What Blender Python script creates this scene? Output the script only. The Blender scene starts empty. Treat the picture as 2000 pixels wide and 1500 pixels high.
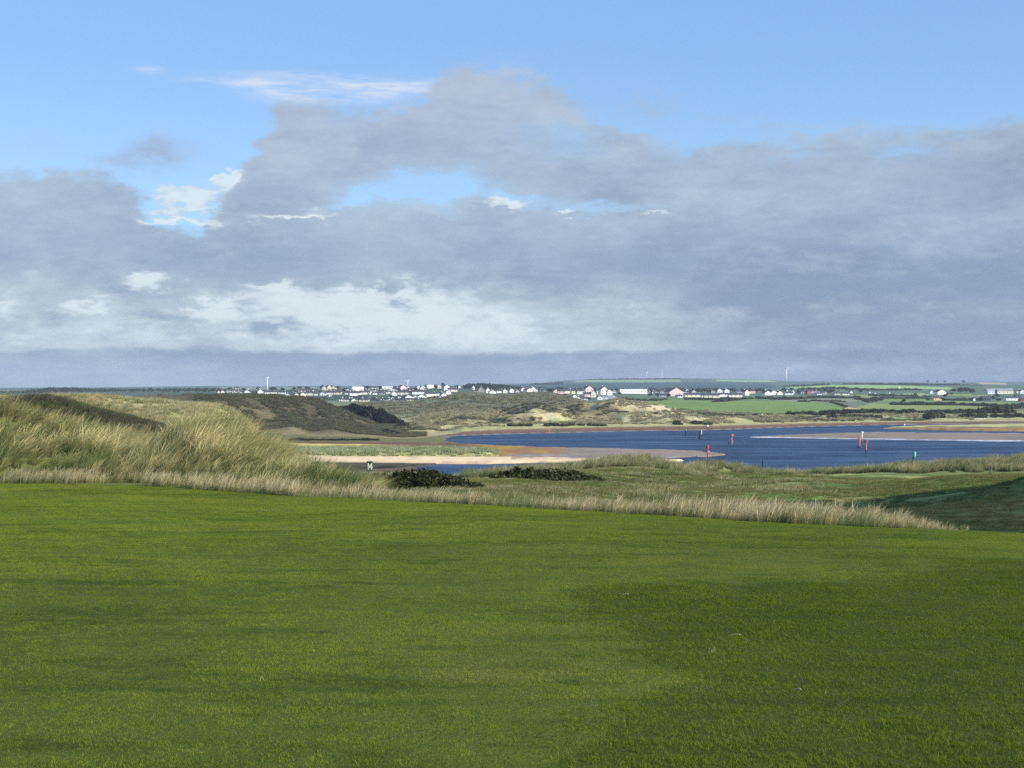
import bpy, math, random
import numpy as np
from mathutils import Vector
rnd = random.Random(7); R = math.radians
np.random.seed(11)
sc = bpy.context.scene
EYE = 20.0; F = 3000.0              # eye height above the water (m); focal length for a 2000-unit wide frame

# ---------------------------------------------------------------- camera, sun, sky, exposure
cam = bpy.data.objects.new('camera', bpy.data.cameras.new('camera')); sc.collection.objects.link(cam)
cam.location = (0, 0, EYE); cam.rotation_euler = (R(90), 0, 0)
cam.data.lens = 54; cam.data.sensor_width = 36; cam.data.clip_start = .1; cam.data.clip_end = 30000
sc.camera = cam
SUN_EL, SUN_AZ = 26.0, 118.0        # azimuth clockwise from +Y (view direction)
sun = bpy.data.objects.new('sun', bpy.data.lights.new('sun', 'SUN')); sc.collection.objects.link(sun)
sun.data.energy = 5.0; sun.data.angle = R(.5); sun.data.color = (1, .93, .82)
sv = Vector((math.sin(R(SUN_AZ))*math.cos(R(SUN_EL)), math.cos(R(SUN_AZ))*math.cos(R(SUN_EL)), math.sin(R(SUN_EL))))
sun.rotation_euler = sv.to_track_quat('Z', 'Y').to_euler()
sc.view_settings.view_transform = 'Standard'; sc.view_settings.look = 'None'
sc.view_settings.exposure = 0.25; sc.view_settings.gamma = 1; sc.view_settings.use_curve_mapping = False
sc.render.engine = 'CYCLES'
sc.cycles.max_bounces = 6; sc.cycles.volume_bounces = 0; sc.cycles.use_denoising = False; sc.cycles.denoiser = 'OPENIMAGEDENOISE'; sc.cycles.denoising_input_passes = 'RGB_ALBEDO_NORMAL'; sc.cycles.denoising_prefilter = 'ACCURATE'

def s2l(c): return tuple(((v/255)/12.92 if v <= 10 else ((v/255+.055)/1.055)**2.4) for v in c)

class E:                            # small expression -> math node wrapper
    nt = None
    def __init__(s, k): s.k = k
    @staticmethod
    def m(op, *a, clamp=False):
        n = E.nt.nodes.new('ShaderNodeMath'); n.operation = op; n.use_clamp = clamp
        for i, v in enumerate(a):
            if isinstance(v, E): E.nt.links.new(v.k, n.inputs[i])
            else: n.inputs[i].default_value = v
        return E(n.outputs[0])
    def __add__(s, o): return E.m('ADD', s, o)
    __radd__ = __add__
    def __sub__(s, o): return E.m('SUBTRACT', s, o)
    def __rsub__(s, o): return E.m('SUBTRACT', o, s)
    def __mul__(s, o): return E.m('MULTIPLY', s, o)
    __rmul__ = __mul__
    def __truediv__(s, o): return E.m('DIVIDE', s, o)
def clampE(a): return E.m('ADD', a, 0.0, clamp=True)
def sstep(a, lo, hi):
    n = E.nt.nodes.new('ShaderNodeMapRange'); n.interpolation_type = 'SMOOTHSTEP'
    E.nt.links.new(a.k, n.inputs['Value']); n.inputs['From Min'].default_value = lo; n.inputs['From Max'].default_value = hi
    return E(n.outputs['Result'])
def mixc(f, a, b, blend='MIX'):
    n = E.nt.nodes.new('ShaderNodeMix'); n.data_type = 'RGBA'; n.blend_type = blend
    if isinstance(f, E): E.nt.links.new(f.k, n.inputs[0])
    else: n.inputs[0].default_value = f
    for i, v in ((6, a), (7, b)):
        if isinstance(v, E): E.nt.links.new(v.k, n.inputs[i])
        else: n.inputs[i].default_value = (*v[:3], 1)
    return E(n.outputs[2])
def noiseE(vec, scale, detail=4, rough=.55, out=0, dist=0.):
    n = E.nt.nodes.new('ShaderNodeTexNoise'); E.nt.links.new(vec.k, n.inputs['Vector'])
    n.inputs['Scale'].default_value = scale; n.inputs['Detail'].default_value = detail
    n.inputs['Roughness'].default_value = rough; n.inputs['Distortion'].default_value = dist
    return E(n.outputs[out])
def mapE(vec, scale=(1, 1, 1), loc=(0, 0, 0), rot=(0, 0, 0)):
    n = E.nt.nodes.new('ShaderNodeMapping'); E.nt.links.new(vec.k, n.inputs['Vector'])
    n.inputs['Scale'].default_value = scale; n.inputs['Location'].default_value = loc; n.inputs['Rotation'].default_value = rot
    return E(n.outputs[0])
def sepE(vec):
    n = E.nt.nodes.new('ShaderNodeSeparateXYZ'); E.nt.links.new(vec.k, n.inputs[0]); return [E(o) for o in n.outputs]

# sky: Nishita blue with cloud decks laid out by bearing and elevation
def build_world():
    w = bpy.data.worlds.new('World'); sc.world = w; w.use_nodes = True
    nt = w.node_tree; nt.nodes.clear(); E.nt = nt
    out = nt.nodes.new('ShaderNodeOutputWorld'); bg = nt.nodes.new('ShaderNodeBackground')
    bg.inputs[1].default_value = .1
    nt.links.new(bg.outputs[0], out.inputs[0])
    sky = nt.nodes.new('ShaderNodeTexSky'); sky.sky_type = 'NISHITA'; sky.sun_disc = False
    sky.sun_elevation = R(SUN_EL); sky.sun_rotation = R(SUN_AZ); sky.altitude = 20; sky.dust_density = .6; sky.ozone_density = 1.6
    tc = nt.nodes.new('ShaderNodeTexCoord'); V = E(tc.outputs['Generated'])
    x, y, z = sepE(V)
    az = E.m('ARCTAN2', x, y); el = E.m('ARCSINE', z)
    X0 = az*180/math.pi; Y0 = el*180/math.pi            # degrees
    # flattened coordinates: cloud sheets look squashed towards the horizon
    Vc = mapE(V, (1, 1, 2.4)); Vs = mapE(V, (1, 1, 7.0), (.3, .1, .2))
    nA = sepE(noiseE(Vc, 7, 5, .55, 1)); nB = sepE(noiseE(Vc, 26, 4, .6, 1))
    nS = noiseE(Vs, 5, 5, .55); nF = noiseE(Vc, 14, 7, .6); nG = noiseE(Vc, 42, 5, .6)
    nD = sepE(noiseE(Vc, 75, 4, .65, 1))
    X = X0 + (nA[0]-.5)*3.4 + (nB[0]-.5)*2.2 + (nD[0]-.5)*.9
    Y = Y0 + (nA[1]-.5)*2.0 + (nB[1]-.5)*1.7 + (nD[1]-.5)*.7
    def A(px): return math.degrees(math.atan((px-1000)/F))
    def EL(px, py): return math.degrees(math.atan((750-py)/math.hypot(F, px-1000)))
    K = 180/math.pi/F
    def blob(px, py, rx, ry, xx=X, yy=Y, p=1.):
        dx = (xx-A(px))*(1/(rx*K)); dy = (yy-EL(px, py))*(1/(ry*K))
        return E.m('EXPONENT', (dx*dx+dy*dy)*-1.0*p)
    # top edge of the main cloud bank, by bearing
    top = [(-4000, 300), (-1500, 200), (-300, 330), (0, 322), (100, 312), (190, 335), (250, 372), (290, 415), (345, 440), (385, 420), (430, 345), (470, 270), (500, 215), (560, 190), (650, 205), (700, 235), (760, 215), (830, 175), (900, 140), (990, 130), (1060, 150), (1120, 180), (1180, 225), (1260, 262), (1340, 285), (1420, 270), (1500, 250), (1600, 250), (1700, 238), (1850, 235), (1950, 215), (2050, 205), (2300, 230), (3500, 150), (6000, 320)]
    fc = nt.nodes.new('ShaderNodeFloatCurve'); cv = fc.mapping.curves[0]
    def nx(px): return (A(px)+90)/180
    pts = [(nx(p), (EL(max(-300, min(2300, p)), q))/20) for p, q in top]
    while len(cv.points) < len(pts): cv.points.new(.5, .5)
    for p_, q_ in zip(cv.points, pts): p_.location = q_
    fc.mapping.update()
    nt.links.new(clampE((X+90)*(1/180)).k, fc.inputs['Value'])
    T = E(fc.outputs[0])*20
    depth = T-Y
    cover = sstep(depth+(nF-.5)*2.4+(nG-.5)*.9, -.3, .75)
    # small detached puffs and thin veil
    for px, py, rx, ry, a in ((300, 300, 60, 26, .8), (230, 318, 60, 22, .75), (1255, 195, 45, 18, .5), (1390, 215, 50, 14, .3), (1540, 238, 90, 9, .6), (1130, 250, 150, 80, .35), (60, 262, 60, 25, .2), (990, 135, 60, 24, .3), (1800, 238, 80, 8, .4)):
        cover = E.m('MAXIMUM', cover, blob(px, py, rx, ry)*(nF*1.6)*a)
    gaps = None
    for px, py, rx, ry, a in ((790, 388, 88, 26, 1.2), (885, 370, 62, 28, 1.0), (1000, 398, 70, 10, .7), (690, 404, 40, 12, .7), (1110, 300, 60, 20, .3), (1130, 412, 110, 9, .55), (1120, 255, 90, 24, .35), (345, 425, 40, 20, .2), (1560, 300, 60, 12, .35), (1780, 285, 55, 20, .5), (800, 352, 40, 14, .5)):
        b = blob(px, py, rx, ry)*a; gaps = b if gaps is None else gaps+b
    cover = clampE(cover-clampE(gaps*1.25)*(nF+.5))
    # bright backs of clouds and bright breaks
    br = None
    for px, py, rx, ry, a in ((305, 398, 48, 26, .95), (385, 392, 42, 26, 1.0), (432, 352, 30, 26, 1.25), (335, 432, 75, 10, 1.3), (330, 368, 60, 10, .5), (610, 408, 50, 16, .8), (560, 424, 60, 7, .8), (640, 427, 100, 5, .4), (990, 412, 36, 14, 1.5), (930, 424, 110, 4, .35), (1250, 434, 45, 4, .6), (1085, 424, 22, 7, .8),
                              (620, 590, 190, 34, .95), (860, 610, 170, 45, 1.0), (700, 640, 260, 26, .75), (530, 552, 60, 14, 1.0), (300, 555, 60, 20, 1.0), (170, 592, 50, 16, 1.1), (20, 600, 28, 28, 1.1), (60, 545, 60, 24, .6), (700, 572, 120, 18, .9), (430, 600, 60, 10, .9), (380, 610, 70, 12, .5), (150, 650, 260, 20, .5), (430, 655, 250, 22, .45), (1000, 640, 70, 40, .4), (1232, 598, 12, 12, .6), (1430, 615, 70, 24, .28), (1100, 660, 160, 20, .22), (1550, 720, 90, 10, .16), (430, 722, 55, 7, .25), (270, 722, 60, 7, .2), (1800, 480, 180, 30, .13), (1500, 400, 200, 25, .1), (100, 365, 70, 30, .12)):
        b = blob(px, py, rx, ry)*a; br = b if br is None else br+b
    dk = None
    for px, py, rx, ry, a in ((1750, 562, 330, 34, .85), (1850, 655, 300, 34, .7), (1450, 585, 110, 18, .6), (900, 500, 300, 45, .2), (470, 570, 45, 24, .5), (560, 632, 60, 22, .75), (330, 612, 90, 22, .6), (110, 608, 55, 24, .6), (782, 602, 26, 14, .6), (240, 570, 60, 14, .4), (690, 645, 50, 10, .4), (960, 645, 40, 16, .3), (160, 660, 120, 8, .25), (600, 300, 90, 70, .22), (1100, 690, 500, 14, .2), (400, 692, 600, 11, .4), (1010, 700, 500, 10, .25), (420, 420, 60, 26, .3), (1420, 340, 90, 24, .25), (1200, 330, 160, 28, .16), (1180, 590, 120, 22, .12)):
        b = blob(px, py, rx, ry)*a; dk = b if dk is None else dk+b
    # overall tone by elevation
    ramp = nt.nodes.new('ShaderNodeValToRGB'); cr = ramp.color_ramp
    stops = [(0, (138, 160, 180)), (1.1, (134, 154, 177)), (2.2, (152, 167, 186)), (3.4, (154, 168, 190)), (4.6, (156, 170, 195)), (6.2, (168, 180, 203)), (8, (174, 184, 206)), (10.5, (182, 190, 211)), (14, (188, 196, 214))]
    while len(cr.elements) < len(stops): cr.elements.new(.5)
    for e_, (p, c) in zip(cr.elements, stops): e_.position = p/15; e_.color = (*s2l(c), 1)
    nt.links.new(clampE((Y0+(nA[2]-.5)*1.2)*(1/15)).k, ramp.inputs[0])
    cc = E(ramp.outputs[0])
    right = sstep(X0, 1.5, 9)                                             # the bank is greyer and deeper to the right
    cc = mixc(right*sstep(Y0, 5.2, 2.6)*.65, cc, s2l((112, 130, 163)))
    up = mapE(V, (1, 1, 1.7), (0, 0, .022)); rA = noiseE(mapE(V, (1, 1, 1.7)), 9, 8, .6)-noiseE(up, 9, 8, .6)
    up2 = mapE(V, (1, 1, 3.2), (.2, .1, .408)); rB = noiseE(mapE(V, (1, 1, 3.2), (.2, .1, .4)), 28, 6, .62)-noiseE(up2, 28, 6, .62)
    rel = rA*3.0+rB*1.5
    nL = noiseE(mapE(V, (1, 1, 2.2), (5.3, 1.7, .6)), 5.5, 6, .58)
    cc = mixc(clampE((nL-.47)*3.6)*.6, cc, s2l((196, 204, 216))); cc = mixc(clampE((.5-nL)*3.6)*.65, cc, s2l((110, 124, 151)))
    cc = mixc(clampE((nS-.45)*1.4)*.35, cc, s2l((188, 196, 208)))
    cc = mixc(clampE((nF-.48)*2.2)*.4, cc, s2l((122, 138, 168)))
    cc = mixc(clampE((nG-.48)*2.6)*.34, cc, s2l((196, 203, 214)))
    cc = mixc(clampE(rel*1.)*.34, cc, s2l((212, 218, 228))); cc = mixc(clampE(rel*-1.)*.32, cc, s2l((110, 126, 156)))
    def ev(py): return EL(1000, py)
    Yb = Y0+(nA[1]-.5)*.9+(nB[1]-.5)*.4
    bandb = sstep(Yb, ev(693), ev(680))*(1-sstep(Y+(nF-.5)*2.2, ev(625), ev(530)))*(1-sstep(X, 2.2, 9)*.78)
    cc = mixc(clampE(bandb*(.62+(nF-.5)*1.0+rel*.5)), cc, s2l((224, 228, 230)))
    cc = mixc(clampE(br*(.15+nF*.8)+rel*.3)*.5, cc, s2l((226, 231, 237)))
    brm = sstep(br*(.2+nF*1.1+nG*.3)+rel*.6+(nG-.5)*.5, .34, 1.05)
    cover = E.m('MAXIMUM', cover, sstep(brm, .25, .75)*.85)
    cc = mixc(brm*(.78+sstep(Y0, 3.4, 4.8)*.17), cc, s2l((238, 240, 243)))
    dkm = sstep(dk*(.2+nF*1.5)-rel*.2, .12, .75)
    cc = mixc(dkm*.8, cc, s2l((134, 151, 179)))
    # thin cirrus streaks in the blue
    ci = None
    for px, py, rx, ry, a in ((480, 162, 95, 8, 1.), (590, 150, 110, 7, .8), (560, 180, 80, 10, .7), (620, 198, 100, 8, .9), (740, 178, 80, 14, .8), (800, 172, 90, 12, .7), (680, 165, 60, 6, .7), (285, 138, 26, 7, .45), (870, 155, 40, 5, .4)):
        b = blob(px, py, rx, ry, X0+(nA[0]-.5)*1.2, Y0+(nA[1]-.5)*.35+(nB[1]-.5)*.25)*a; ci = b if ci is None else ci+b
    blue = mixc(1, E(sky.outputs[0]), (SKYT[0], SKYT[1], SKYT[2]), 'MULTIPLY')
    blue = mixc(.62, blue, mixc(sstep(Y0, 13, 5.5), tuple(v*8.6 for v in s2l((134, 182, 238))), tuple(v*8.6 for v in s2l((158, 206, 250)))))
    streak = noiseE(mapE(V, (1, 1, 7), (0, .1, 0)), 34, 6, .62)
    blue = mixc(clampE(ci*(streak*4.2-1.35))*.8, blue, tuple(v*10 for v in s2l((205, 212, 228))))
    ccs = mixc(1, cc, (7.75, 8.45, 8.5), 'MULTIPLY')
    col = mixc(cover*.94, blue, ccs)
    # bright silver lining where the bank is thin
    nt.links.new(col.k, bg.inputs[0])
SKYT = (1.22, 1.38, 1.66)
build_world()

# ---------------------------------------------------------------- numpy noise
def _h(ix, iy, s):
    n = (ix.astype(np.int64)*374761393 + iy.astype(np.int64)*668265263 + s*1274126177) & 0xffffffff
    n = ((n ^ (n >> 13))*1274126177) & 0xffffffff
    return ((n ^ (n >> 16)) & 0xffff)/65535.0
def vn(x, y, s=0):
    ix, iy = np.floor(x), np.floor(y); fx, fy = x-ix, y-iy
    fx = fx*fx*(3-2*fx); fy = fy*fy*(3-2*fy)
    a, b, c, d = _h(ix, iy, s), _h(ix+1, iy, s), _h(ix, iy+1, s), _h(ix+1, iy+1, s)
    return (a+(b-a)*fx)*(1-fy)+(c+(d-c)*fx)*fy
def fbm(x, y, o=4, s=0, g=.5):
    t = 0; a = 1; n = 0
    for i in range(o):
        t = t+a*vn(x*2**i+17*i, y*2**i-9*i, s+i); n += a; a *= g
    return t/n-.5
def sm(e0, e1, v): t = np.clip((v-e0)/(e1-e0), 0, 1); return t*t*(3-2*t)

# ---------------------------------------------------------------- objects bookkeeping
def tag(o, label=None, cat=None, group=None, kind=None):
    if label: o['label'] = label
    if cat: o['category'] = cat
    if group: o['group'] = group
    if kind: o['kind'] = kind
    return o
def link(o, parent=None):
    sc.collection.objects.link(o)
    if parent: o.parent = parent
    return o
def empty(name, loc, rz=0):
    o = bpy.data.objects.new(name, None); o.location = loc; o.rotation_euler = (0, 0, rz); o.empty_display_size = .2
    return link(o)
def npmesh(name, verts, faces, mats=(), smooth=True):
    me = bpy.data.meshes.new(name); verts = np.asarray(verts, np.float32); faces = np.asarray(faces, np.int32)
    me.vertices.add(len(verts)); me.vertices.foreach_set('co', verts.ravel())
    k = faces.shape[1]
    me.loops.add(faces.size); me.loops.foreach_set('vertex_index', faces.ravel())
    me.polygons.add(len(faces)); me.polygons.foreach_set('loop_start', np.arange(0, faces.size, k, dtype=np.int32))
    me.polygons.foreach_set('loop_total', np.full(len(faces), k, np.int32))
    me.update(calc_edges=True)
    me.polygons.foreach_set('use_smooth', np.full(len(faces), smooth))
    for m in mats: me.materials.append(m)
    return me
def pymesh(name, verts, faces, mats=(), smooth=False):
    me = bpy.data.meshes.new(name); me.from_pydata([tuple(v) for v in verts], [], faces)
    for m in mats: me.materials.append(m)
    if smooth: me.polygons.foreach_set('use_smooth', [True]*len(me.polygons))
    me.update(); return me
def fattr(me, name, data):
    a = me.attributes.new(name, 'FLOAT', 'POINT'); a.data.foreach_set('value', np.asarray(data, np.float32))
def cattr(me, name, data):
    a = me.attributes.new(name, 'FLOAT_COLOR', 'POINT'); d = np.ones((len(data), 4), np.float32); d[:, :3] = data
    a.data.foreach_set('color', d.ravel())

# ---------------------------------------------------------------- materials
def mat(name):
    m = bpy.data.materials.new(name); m.use_nodes = True; nt = m.node_tree; E.nt = nt
    return m, nt, nt.nodes['Principled BSDF'], nt.nodes['Material Output']
def attrE(name, fac=False):
    n = E.nt.nodes.new('ShaderNodeAttribute'); n.attribute_name = name; return E(n.outputs['Fac' if fac else 'Color'])
def posE():
    return E(E.nt.nodes.new('ShaderNodeNewGeometry').outputs['Position'])
def bump(p, h, strength, dist):
    b = E.nt.nodes.new('ShaderNodeBump'); b.inputs['Strength'].default_value = strength; b.inputs['Distance'].default_value = dist
    E.nt.links.new(h.k, b.inputs['Height']); E.nt.links.new(b.outputs[0], p.inputs['Normal'])
def plain(name, col, rough=.8, spec=.3, var=.15, scale=3., metal=0):
    m, nt, p, o = mat(name); P = posE()
    n = noiseE(P, scale, 4)
    c = mixc(n, tuple(v*(1-var) for v in col), tuple(min(1, v*(1+var)) for v in col))
    nt.links.new(c.k, p.inputs['Base Color']); p.inputs['Roughness'].default_value = rough
    p.inputs['Specular IOR Level'].default_value = spec; p.inputs['Metallic'].default_value = metal
    return m
LAWN_COLS = dict(g=(.112, .146, .018), y=(.178, .188, .026), d=(.044, .072, .006), b=(.25, .19, .06))
def lawn_color(rough_e=None):
    """mown turf colour in world space: long soft patches of yellow, deep green and worn straw"""
    P = posE(); c = LAWN_COLS
    Ps = mapE(P, (1, 1.0, 0))
    n1 = noiseE(Ps, .16, 4, .6); n2 = noiseE(mapE(P, (.55, 1.3, 0), (3, 9, 0)), .55, 5, .65); n3 = noiseE(mapE(P, (1, 1, 0), (50, 9, 0)), .33, 5, .6)
    n4 = noiseE(mapE(P, (1, 1, 0), (5, 29, 0)), 2.6, 4, .65); n5 = noiseE(mapE(P, (1, 1, 0), (5, 29, 0)), 11, 3, .65)
    col = mixc(sstep(n1, .35, .68), c['g'], c['y'])
    col = mixc(sstep(n2, .48, .7)*.7, col, c['d'])
    col = mixc(sstep(noiseE(mapE(P, (.8, 1.2, 0), (71, 9, 0)), 1.3, 5, .7), .5, .68)*.6, col, c['d'])
    col = mixc(sstep(n3, .62, .76)*.3, col, c['b'])
    col = mixc(sstep(n4, .5, .68)*.6, col, c['y'])
    col = mixc(sstep(n5, .5, .85)*.4, col, c['d'])
    col = mixc(sstep(noiseE(mapE(P, (1, 1, 0), (35, 2, 0)), 5.5, 4, .7), .6, .78)*.35, col, c['b'])
    col = mixc(sstep(noiseE(mapE(P, (1, 1, 0), (15, 2, 0)), 24, 3, .7), .5, .75)*.55, col, c['d'])
    if rough_e is not None: col = mixc(rough_e*.56, col, c['d'])
    return col
def mat_lawn():
    m, nt, p, o = mat('mown_turf')
    c = lawn_color(attrE('rough', True)); c = mixc(1, c, (.72, .74, .7), 'MULTIPLY')
    nt.links.new(c.k, p.inputs['Base Color']); p.inputs['Roughness'].default_value = .95; p.inputs['Specular IOR Level'].default_value = .1
    P = posE(); h = noiseE(P, 6, 6, .75)+noiseE(P, 60, 3, .6)*.3
    bump(p, h, .8, .05); return m
def leafy(p, o, nt, col, trans=.35):
    """diffuse blade that lets some light through"""
    d = nt.nodes.new('ShaderNodeBsdfDiffuse'); t = nt.nodes.new('ShaderNodeBsdfTranslucent'); mx = nt.nodes.new('ShaderNodeMixShader')
    nt.links.new(col.k, d.inputs[0]); nt.links.new(col.k, t.inputs[0]); mx.inputs[0].default_value = trans
    nt.links.new(d.outputs[0], mx.inputs[1]); nt.links.new(t.outputs[0], mx.inputs[2]); nt.links.new(mx.outputs[0], o.inputs[0])
def mat_blade(name, rough):
    m, nt, p, o = mat(name)
    c = lawn_color()
    if rough: c = mixc(.56, c, LAWN_COLS['d'])
    t = attrE('tint', True)
    c = mixc(sstep(t, .0, .5)*-1+1, c, tuple(v*1.7 for v in LAWN_COLS['d']))
    c = mixc(sstep(t, .8, 1.)*.3, c, (.2, .19, .06))
    c = mixc(1, c, (BL, BL, BL*.95), 'MULTIPLY')
    leafy(p, o, nt, c, .3); return m
BL = 1.72
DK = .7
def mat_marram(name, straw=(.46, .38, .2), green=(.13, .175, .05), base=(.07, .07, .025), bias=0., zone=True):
    m, nt, p, o = mat(name); t = attrE('tint', True); h = attrE('hh', True)
    oi = nt.nodes.new('ShaderNodeObjectInfo'); P = posE()
    n = noiseE(P, .55, 3, .6); n2 = noiseE(P, .16, 2)
    k = t*.85+(n-.5)*1.5+(n2-.5)*1.3+(E(oi.outputs['Random'])-.5)*.9+h*.25-.12+bias
    c = mixc(clampE(k), green, straw)
    c = mixc(sstep(noiseE(mapE(P, (1, 1, 1), (40, 2, 7)), .3, 3), .53, .64)*.6, c, (.09, .18, .03))
    c = mixc(sstep(h, .8, 0.)*DK, c, base)  # blade feet darken towards base: shade in the gaps put into the colour
    leafy(p, o, nt, c, .3); return m
def mat_land(name, fine=.9, mid=.16, amp=.5, bumps=(.6, .35)):
    m, nt, p, o = mat(name); c = attrE('Col'); P = posE()
    n1 = noiseE(P, fine, 5, .7); n2 = noiseE(P, mid, 4, .6)
    v = 1+(n1-.5)*amp*2.4+(n2-.5)*amp*1.2
    cb = nt.nodes.new('ShaderNodeCombineXYZ')
    for i in range(3): nt.links.new(v.k, cb.inputs[i])
    c = mixc(1, c, E(cb.outputs[0]), 'MULTIPLY')
    nt.links.new(c.k, p.inputs['Base Color']); p.inputs['Roughness'].default_value = .95; p.inputs['Specular IOR Level'].default_value = .1
    bump(p, n1*.7+n2, bumps[0], bumps[1]/fine); return m
def mat_flats():
    m, nt, p, o = mat('tidal_sand'); c = attrE('Col'); w = attrE('wet', True); P = posE()
    n1 = noiseE(mapE(P, (1, .35, 1)), .25, 5, .65); n2 = noiseE(P, 1.6, 4, .6)
    v = 1+(n1-.5)*.9+(n2-.5)*.6
    cb = nt.nodes.new('ShaderNodeCombineXYZ')
    for i in range(3): nt.links.new(v.k, cb.inputs[i])
    c = mixc(1, c, E(cb.outputs[0]), 'MULTIPLY')
    nt.links.new(c.k, p.inputs['Base Color'])
    r = .95-clampE(w+(n1-.5)*1.4*w)*.7; nt.links.new(r.k, p.inputs['Roughness'])
    sp = .05+w*.55; nt.links.new(sp.k, p.inputs['Specular IOR Level'])
    bump(p, n2+n1, .35, .15); return m
def mat_water():
    m, nt, p, o = mat('choppy_water'); P = posE()
    big = noiseE(mapE(P, (.25, 1., 1)), .035, 4, .6); mid = noiseE(mapE(P, (.5, 1.2, 1)), .35, 4, .6); fine = noiseE(mapE(P, (.7, 1.2, 1), (3, 5, 0)), 1.5, 4, .65)
    c = mixc(sstep(big, .3, .7), (.015, .034, .066), (.024, .048, .090))
    c = mixc(sstep(noiseE(mapE(P, (.28, 1, 1), (2, 2, 0)), .07, 5, .72), .46, .62)*.9, c, (.052, .092, .155))
    c = mixc(sstep(noiseE(mapE(P, (.3, 1, 1), (8, 2, 0)), .11, 5, .72), .48, .62)*.9, c, (.010, .026, .062))
    c = mixc(sstep(noiseE(mapE(P, (.4, 1, 1), (8, 72, 0)), .35, 4, .75), .45, .7)*.55, c, (.006, .016, .042))
    c = mixc(sstep(noiseE(mapE(P, (.4, 1, 1), (58, 2, 0)), .5, 4, .75), .5, .72)*.5, c, (.085, .135, .22))
    caps = sstep(noiseE(mapE(P, (.6, 1., 1), (9, 1, 0)), .22, 5, .7), .66, .72)
    c = mixc(caps*.6, c, (.5, .55, .62))
    # wind-roughened sea seen at a low angle: facets tilt towards the viewer, so part body colour, part sky
    b = nt.nodes.new('ShaderNodeBump'); b.inputs['Strength'].default_value = 1.; b.inputs['Distance'].default_value = .5
    nt.links.new((mid*1.+fine*.5).k, b.inputs['Height'])
    df = nt.nodes.new('ShaderNodeBsdfDiffuse'); gl = nt.nodes.new('ShaderNodeBsdfGlossy'); mx = nt.nodes.new('ShaderNodeMixShader')
    nt.links.new(c.k, df.inputs[0]); nt.links.new(b.outputs[0], df.inputs['Normal']); nt.links.new(b.outputs[0], gl.inputs['Normal'])
    gl.inputs['Roughness'].default_value = .32; gl.inputs['Color'].default_value = (.8, .9, 1, 1)
    calm = sstep(noiseE(mapE(P, (.22, 1, 1), (31, 4, 0)), .06, 5, .7), .42, .64)
    nt.links.new((.10+calm*.14).k, mx.inputs[0]); nt.links.new(df.outputs[0], mx.inputs[1]); nt.links.new(gl.outputs[0], mx.inputs[2]); nt.links.new(mx.outputs[0], o.inputs[0])
    return m

# ---------------------------------------------------------------- terrain from surveyed profiles
# each line: (bearing px, distance m, height), height >= 200 is read as the sight line it is seen on
LINES = {}
def L(k, D=None, pts=()):
    out = []
    for p in pts:
        px, d, h = p if len(p) == 3 else (p[0], D, p[1])
        z = h if h < 200 else EYE-(h-750)*d/F
        out.append((px, d, z))
    LINES[k] = out
L(0, 3.5, [(0, 18.33)])
L(1, 8, [(0, 18.22)])
L(2, 16, [(0, 18.04), (1000, 17.98), (2000, 17.92)])
L(3, None, [(-1200, 45, 940.), (-300, 44, 941), (0, 42, 944), (300, 40, 950), (500, 38, 964), (750, 34, 977), (1000, 31, 990), (1250, 28, 1005), (1500, 26, 1022), (1700, 24.8, 1031), (1850, 24.2, 1036), (2000, 24, 1042), (2300, 24, 1055), (3200, 24, 1055)])
L(4, None, [(-1200, 56, 800), (-300, 54, 815), (-100, 53, 806), (0, 52, 812), (25, 52, 822), (50, 52, 832), (100, 52, 846), (150, 52, 852), (200, 52, 866), (250, 52, 884), (290, 51, 892), (330, 50, 872), (370, 50, 842), (420, 50, 842), (460, 49.5, 866), (500, 49, 897), (560, 47, 928), (620, 45, 949), (700, 41, 956), (780, 38, 974), (850, 36, 983), (1000, 34, 992), (1250, 31, 1008), (1500, 29, 1026), (1750, 27.5, 1042), (2000, 27, 1056), (2300, 27, 1070), (3200, 30, 1055)])
L(5, None, [(-1200, 80, 15.5), (-300, 80, 14.5), (400, 80, 14.), (550, 76, 14.3), (700, 68, 958), (930, 66, 958), (1000, 64, 960), (1200, 58, 978), (1500, 52, 1012), (1700, 49, 1045), (1850, 47, 1070), (2000, 46, 1075), (2300, 46, 1080), (3200, 50, 1000)])
L(6, None, [(-1200, 105, 15), (-300, 105, 15.5), (0, 105, 15.5), (400, 105, 13.5), (600, 100, 13), (700, 95, 930), (800, 95, 936), (930, 92, 938), (1000, 90, 940), (1100, 88, 950), (1200, 88, 945), (1400, 86, 948), (1550, 84, 955), (1650, 80, 968), (1750, 76, 958), (1850, 74, 948), (2000, 72, 943), (2300, 72, 930), (3200, 75, 900)])
L(7, None, [(-1200, 118, 16), (0, 117, 16.2), (400, 115, 14.3), (600, 115, 12), (800, 115, 12.6), (1000, 117, 934), (1200, 125, 922), (1500, 130, 937), (1750, 132, 934), (1850, 130, 941), (2000, 132, 938), (2300, 132, 920)])
L(8, None, [(-1200, 135, 17.3), (-300, 130, 17.5), (0, 128, 788), (40, 128, 780), (90, 128, 777), (130, 128, 788), (180, 128, 803), (230, 128, 815), (280, 128, 828), (330, 127, 842), (400, 127, 15.), (600, 130, 11), (700, 135, 12.2), (850, 135, 12.2), (930, 135, 936), (1000, 140, 927), (1100, 146, 915), (1180, 150, 905), (1260, 150, 900), (1330, 152, 920), (1400, 152, 914), (1450, 152, 920), (1500, 155, 928), (1560, 155, 931), (1640, 155, 927), (1680, 155, 924), (1730, 155, 918), (1800, 155, 917), (1850, 155, 912), (1900, 155, 913), (2000, 155, 910), (2300, 155, 902)])
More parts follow.
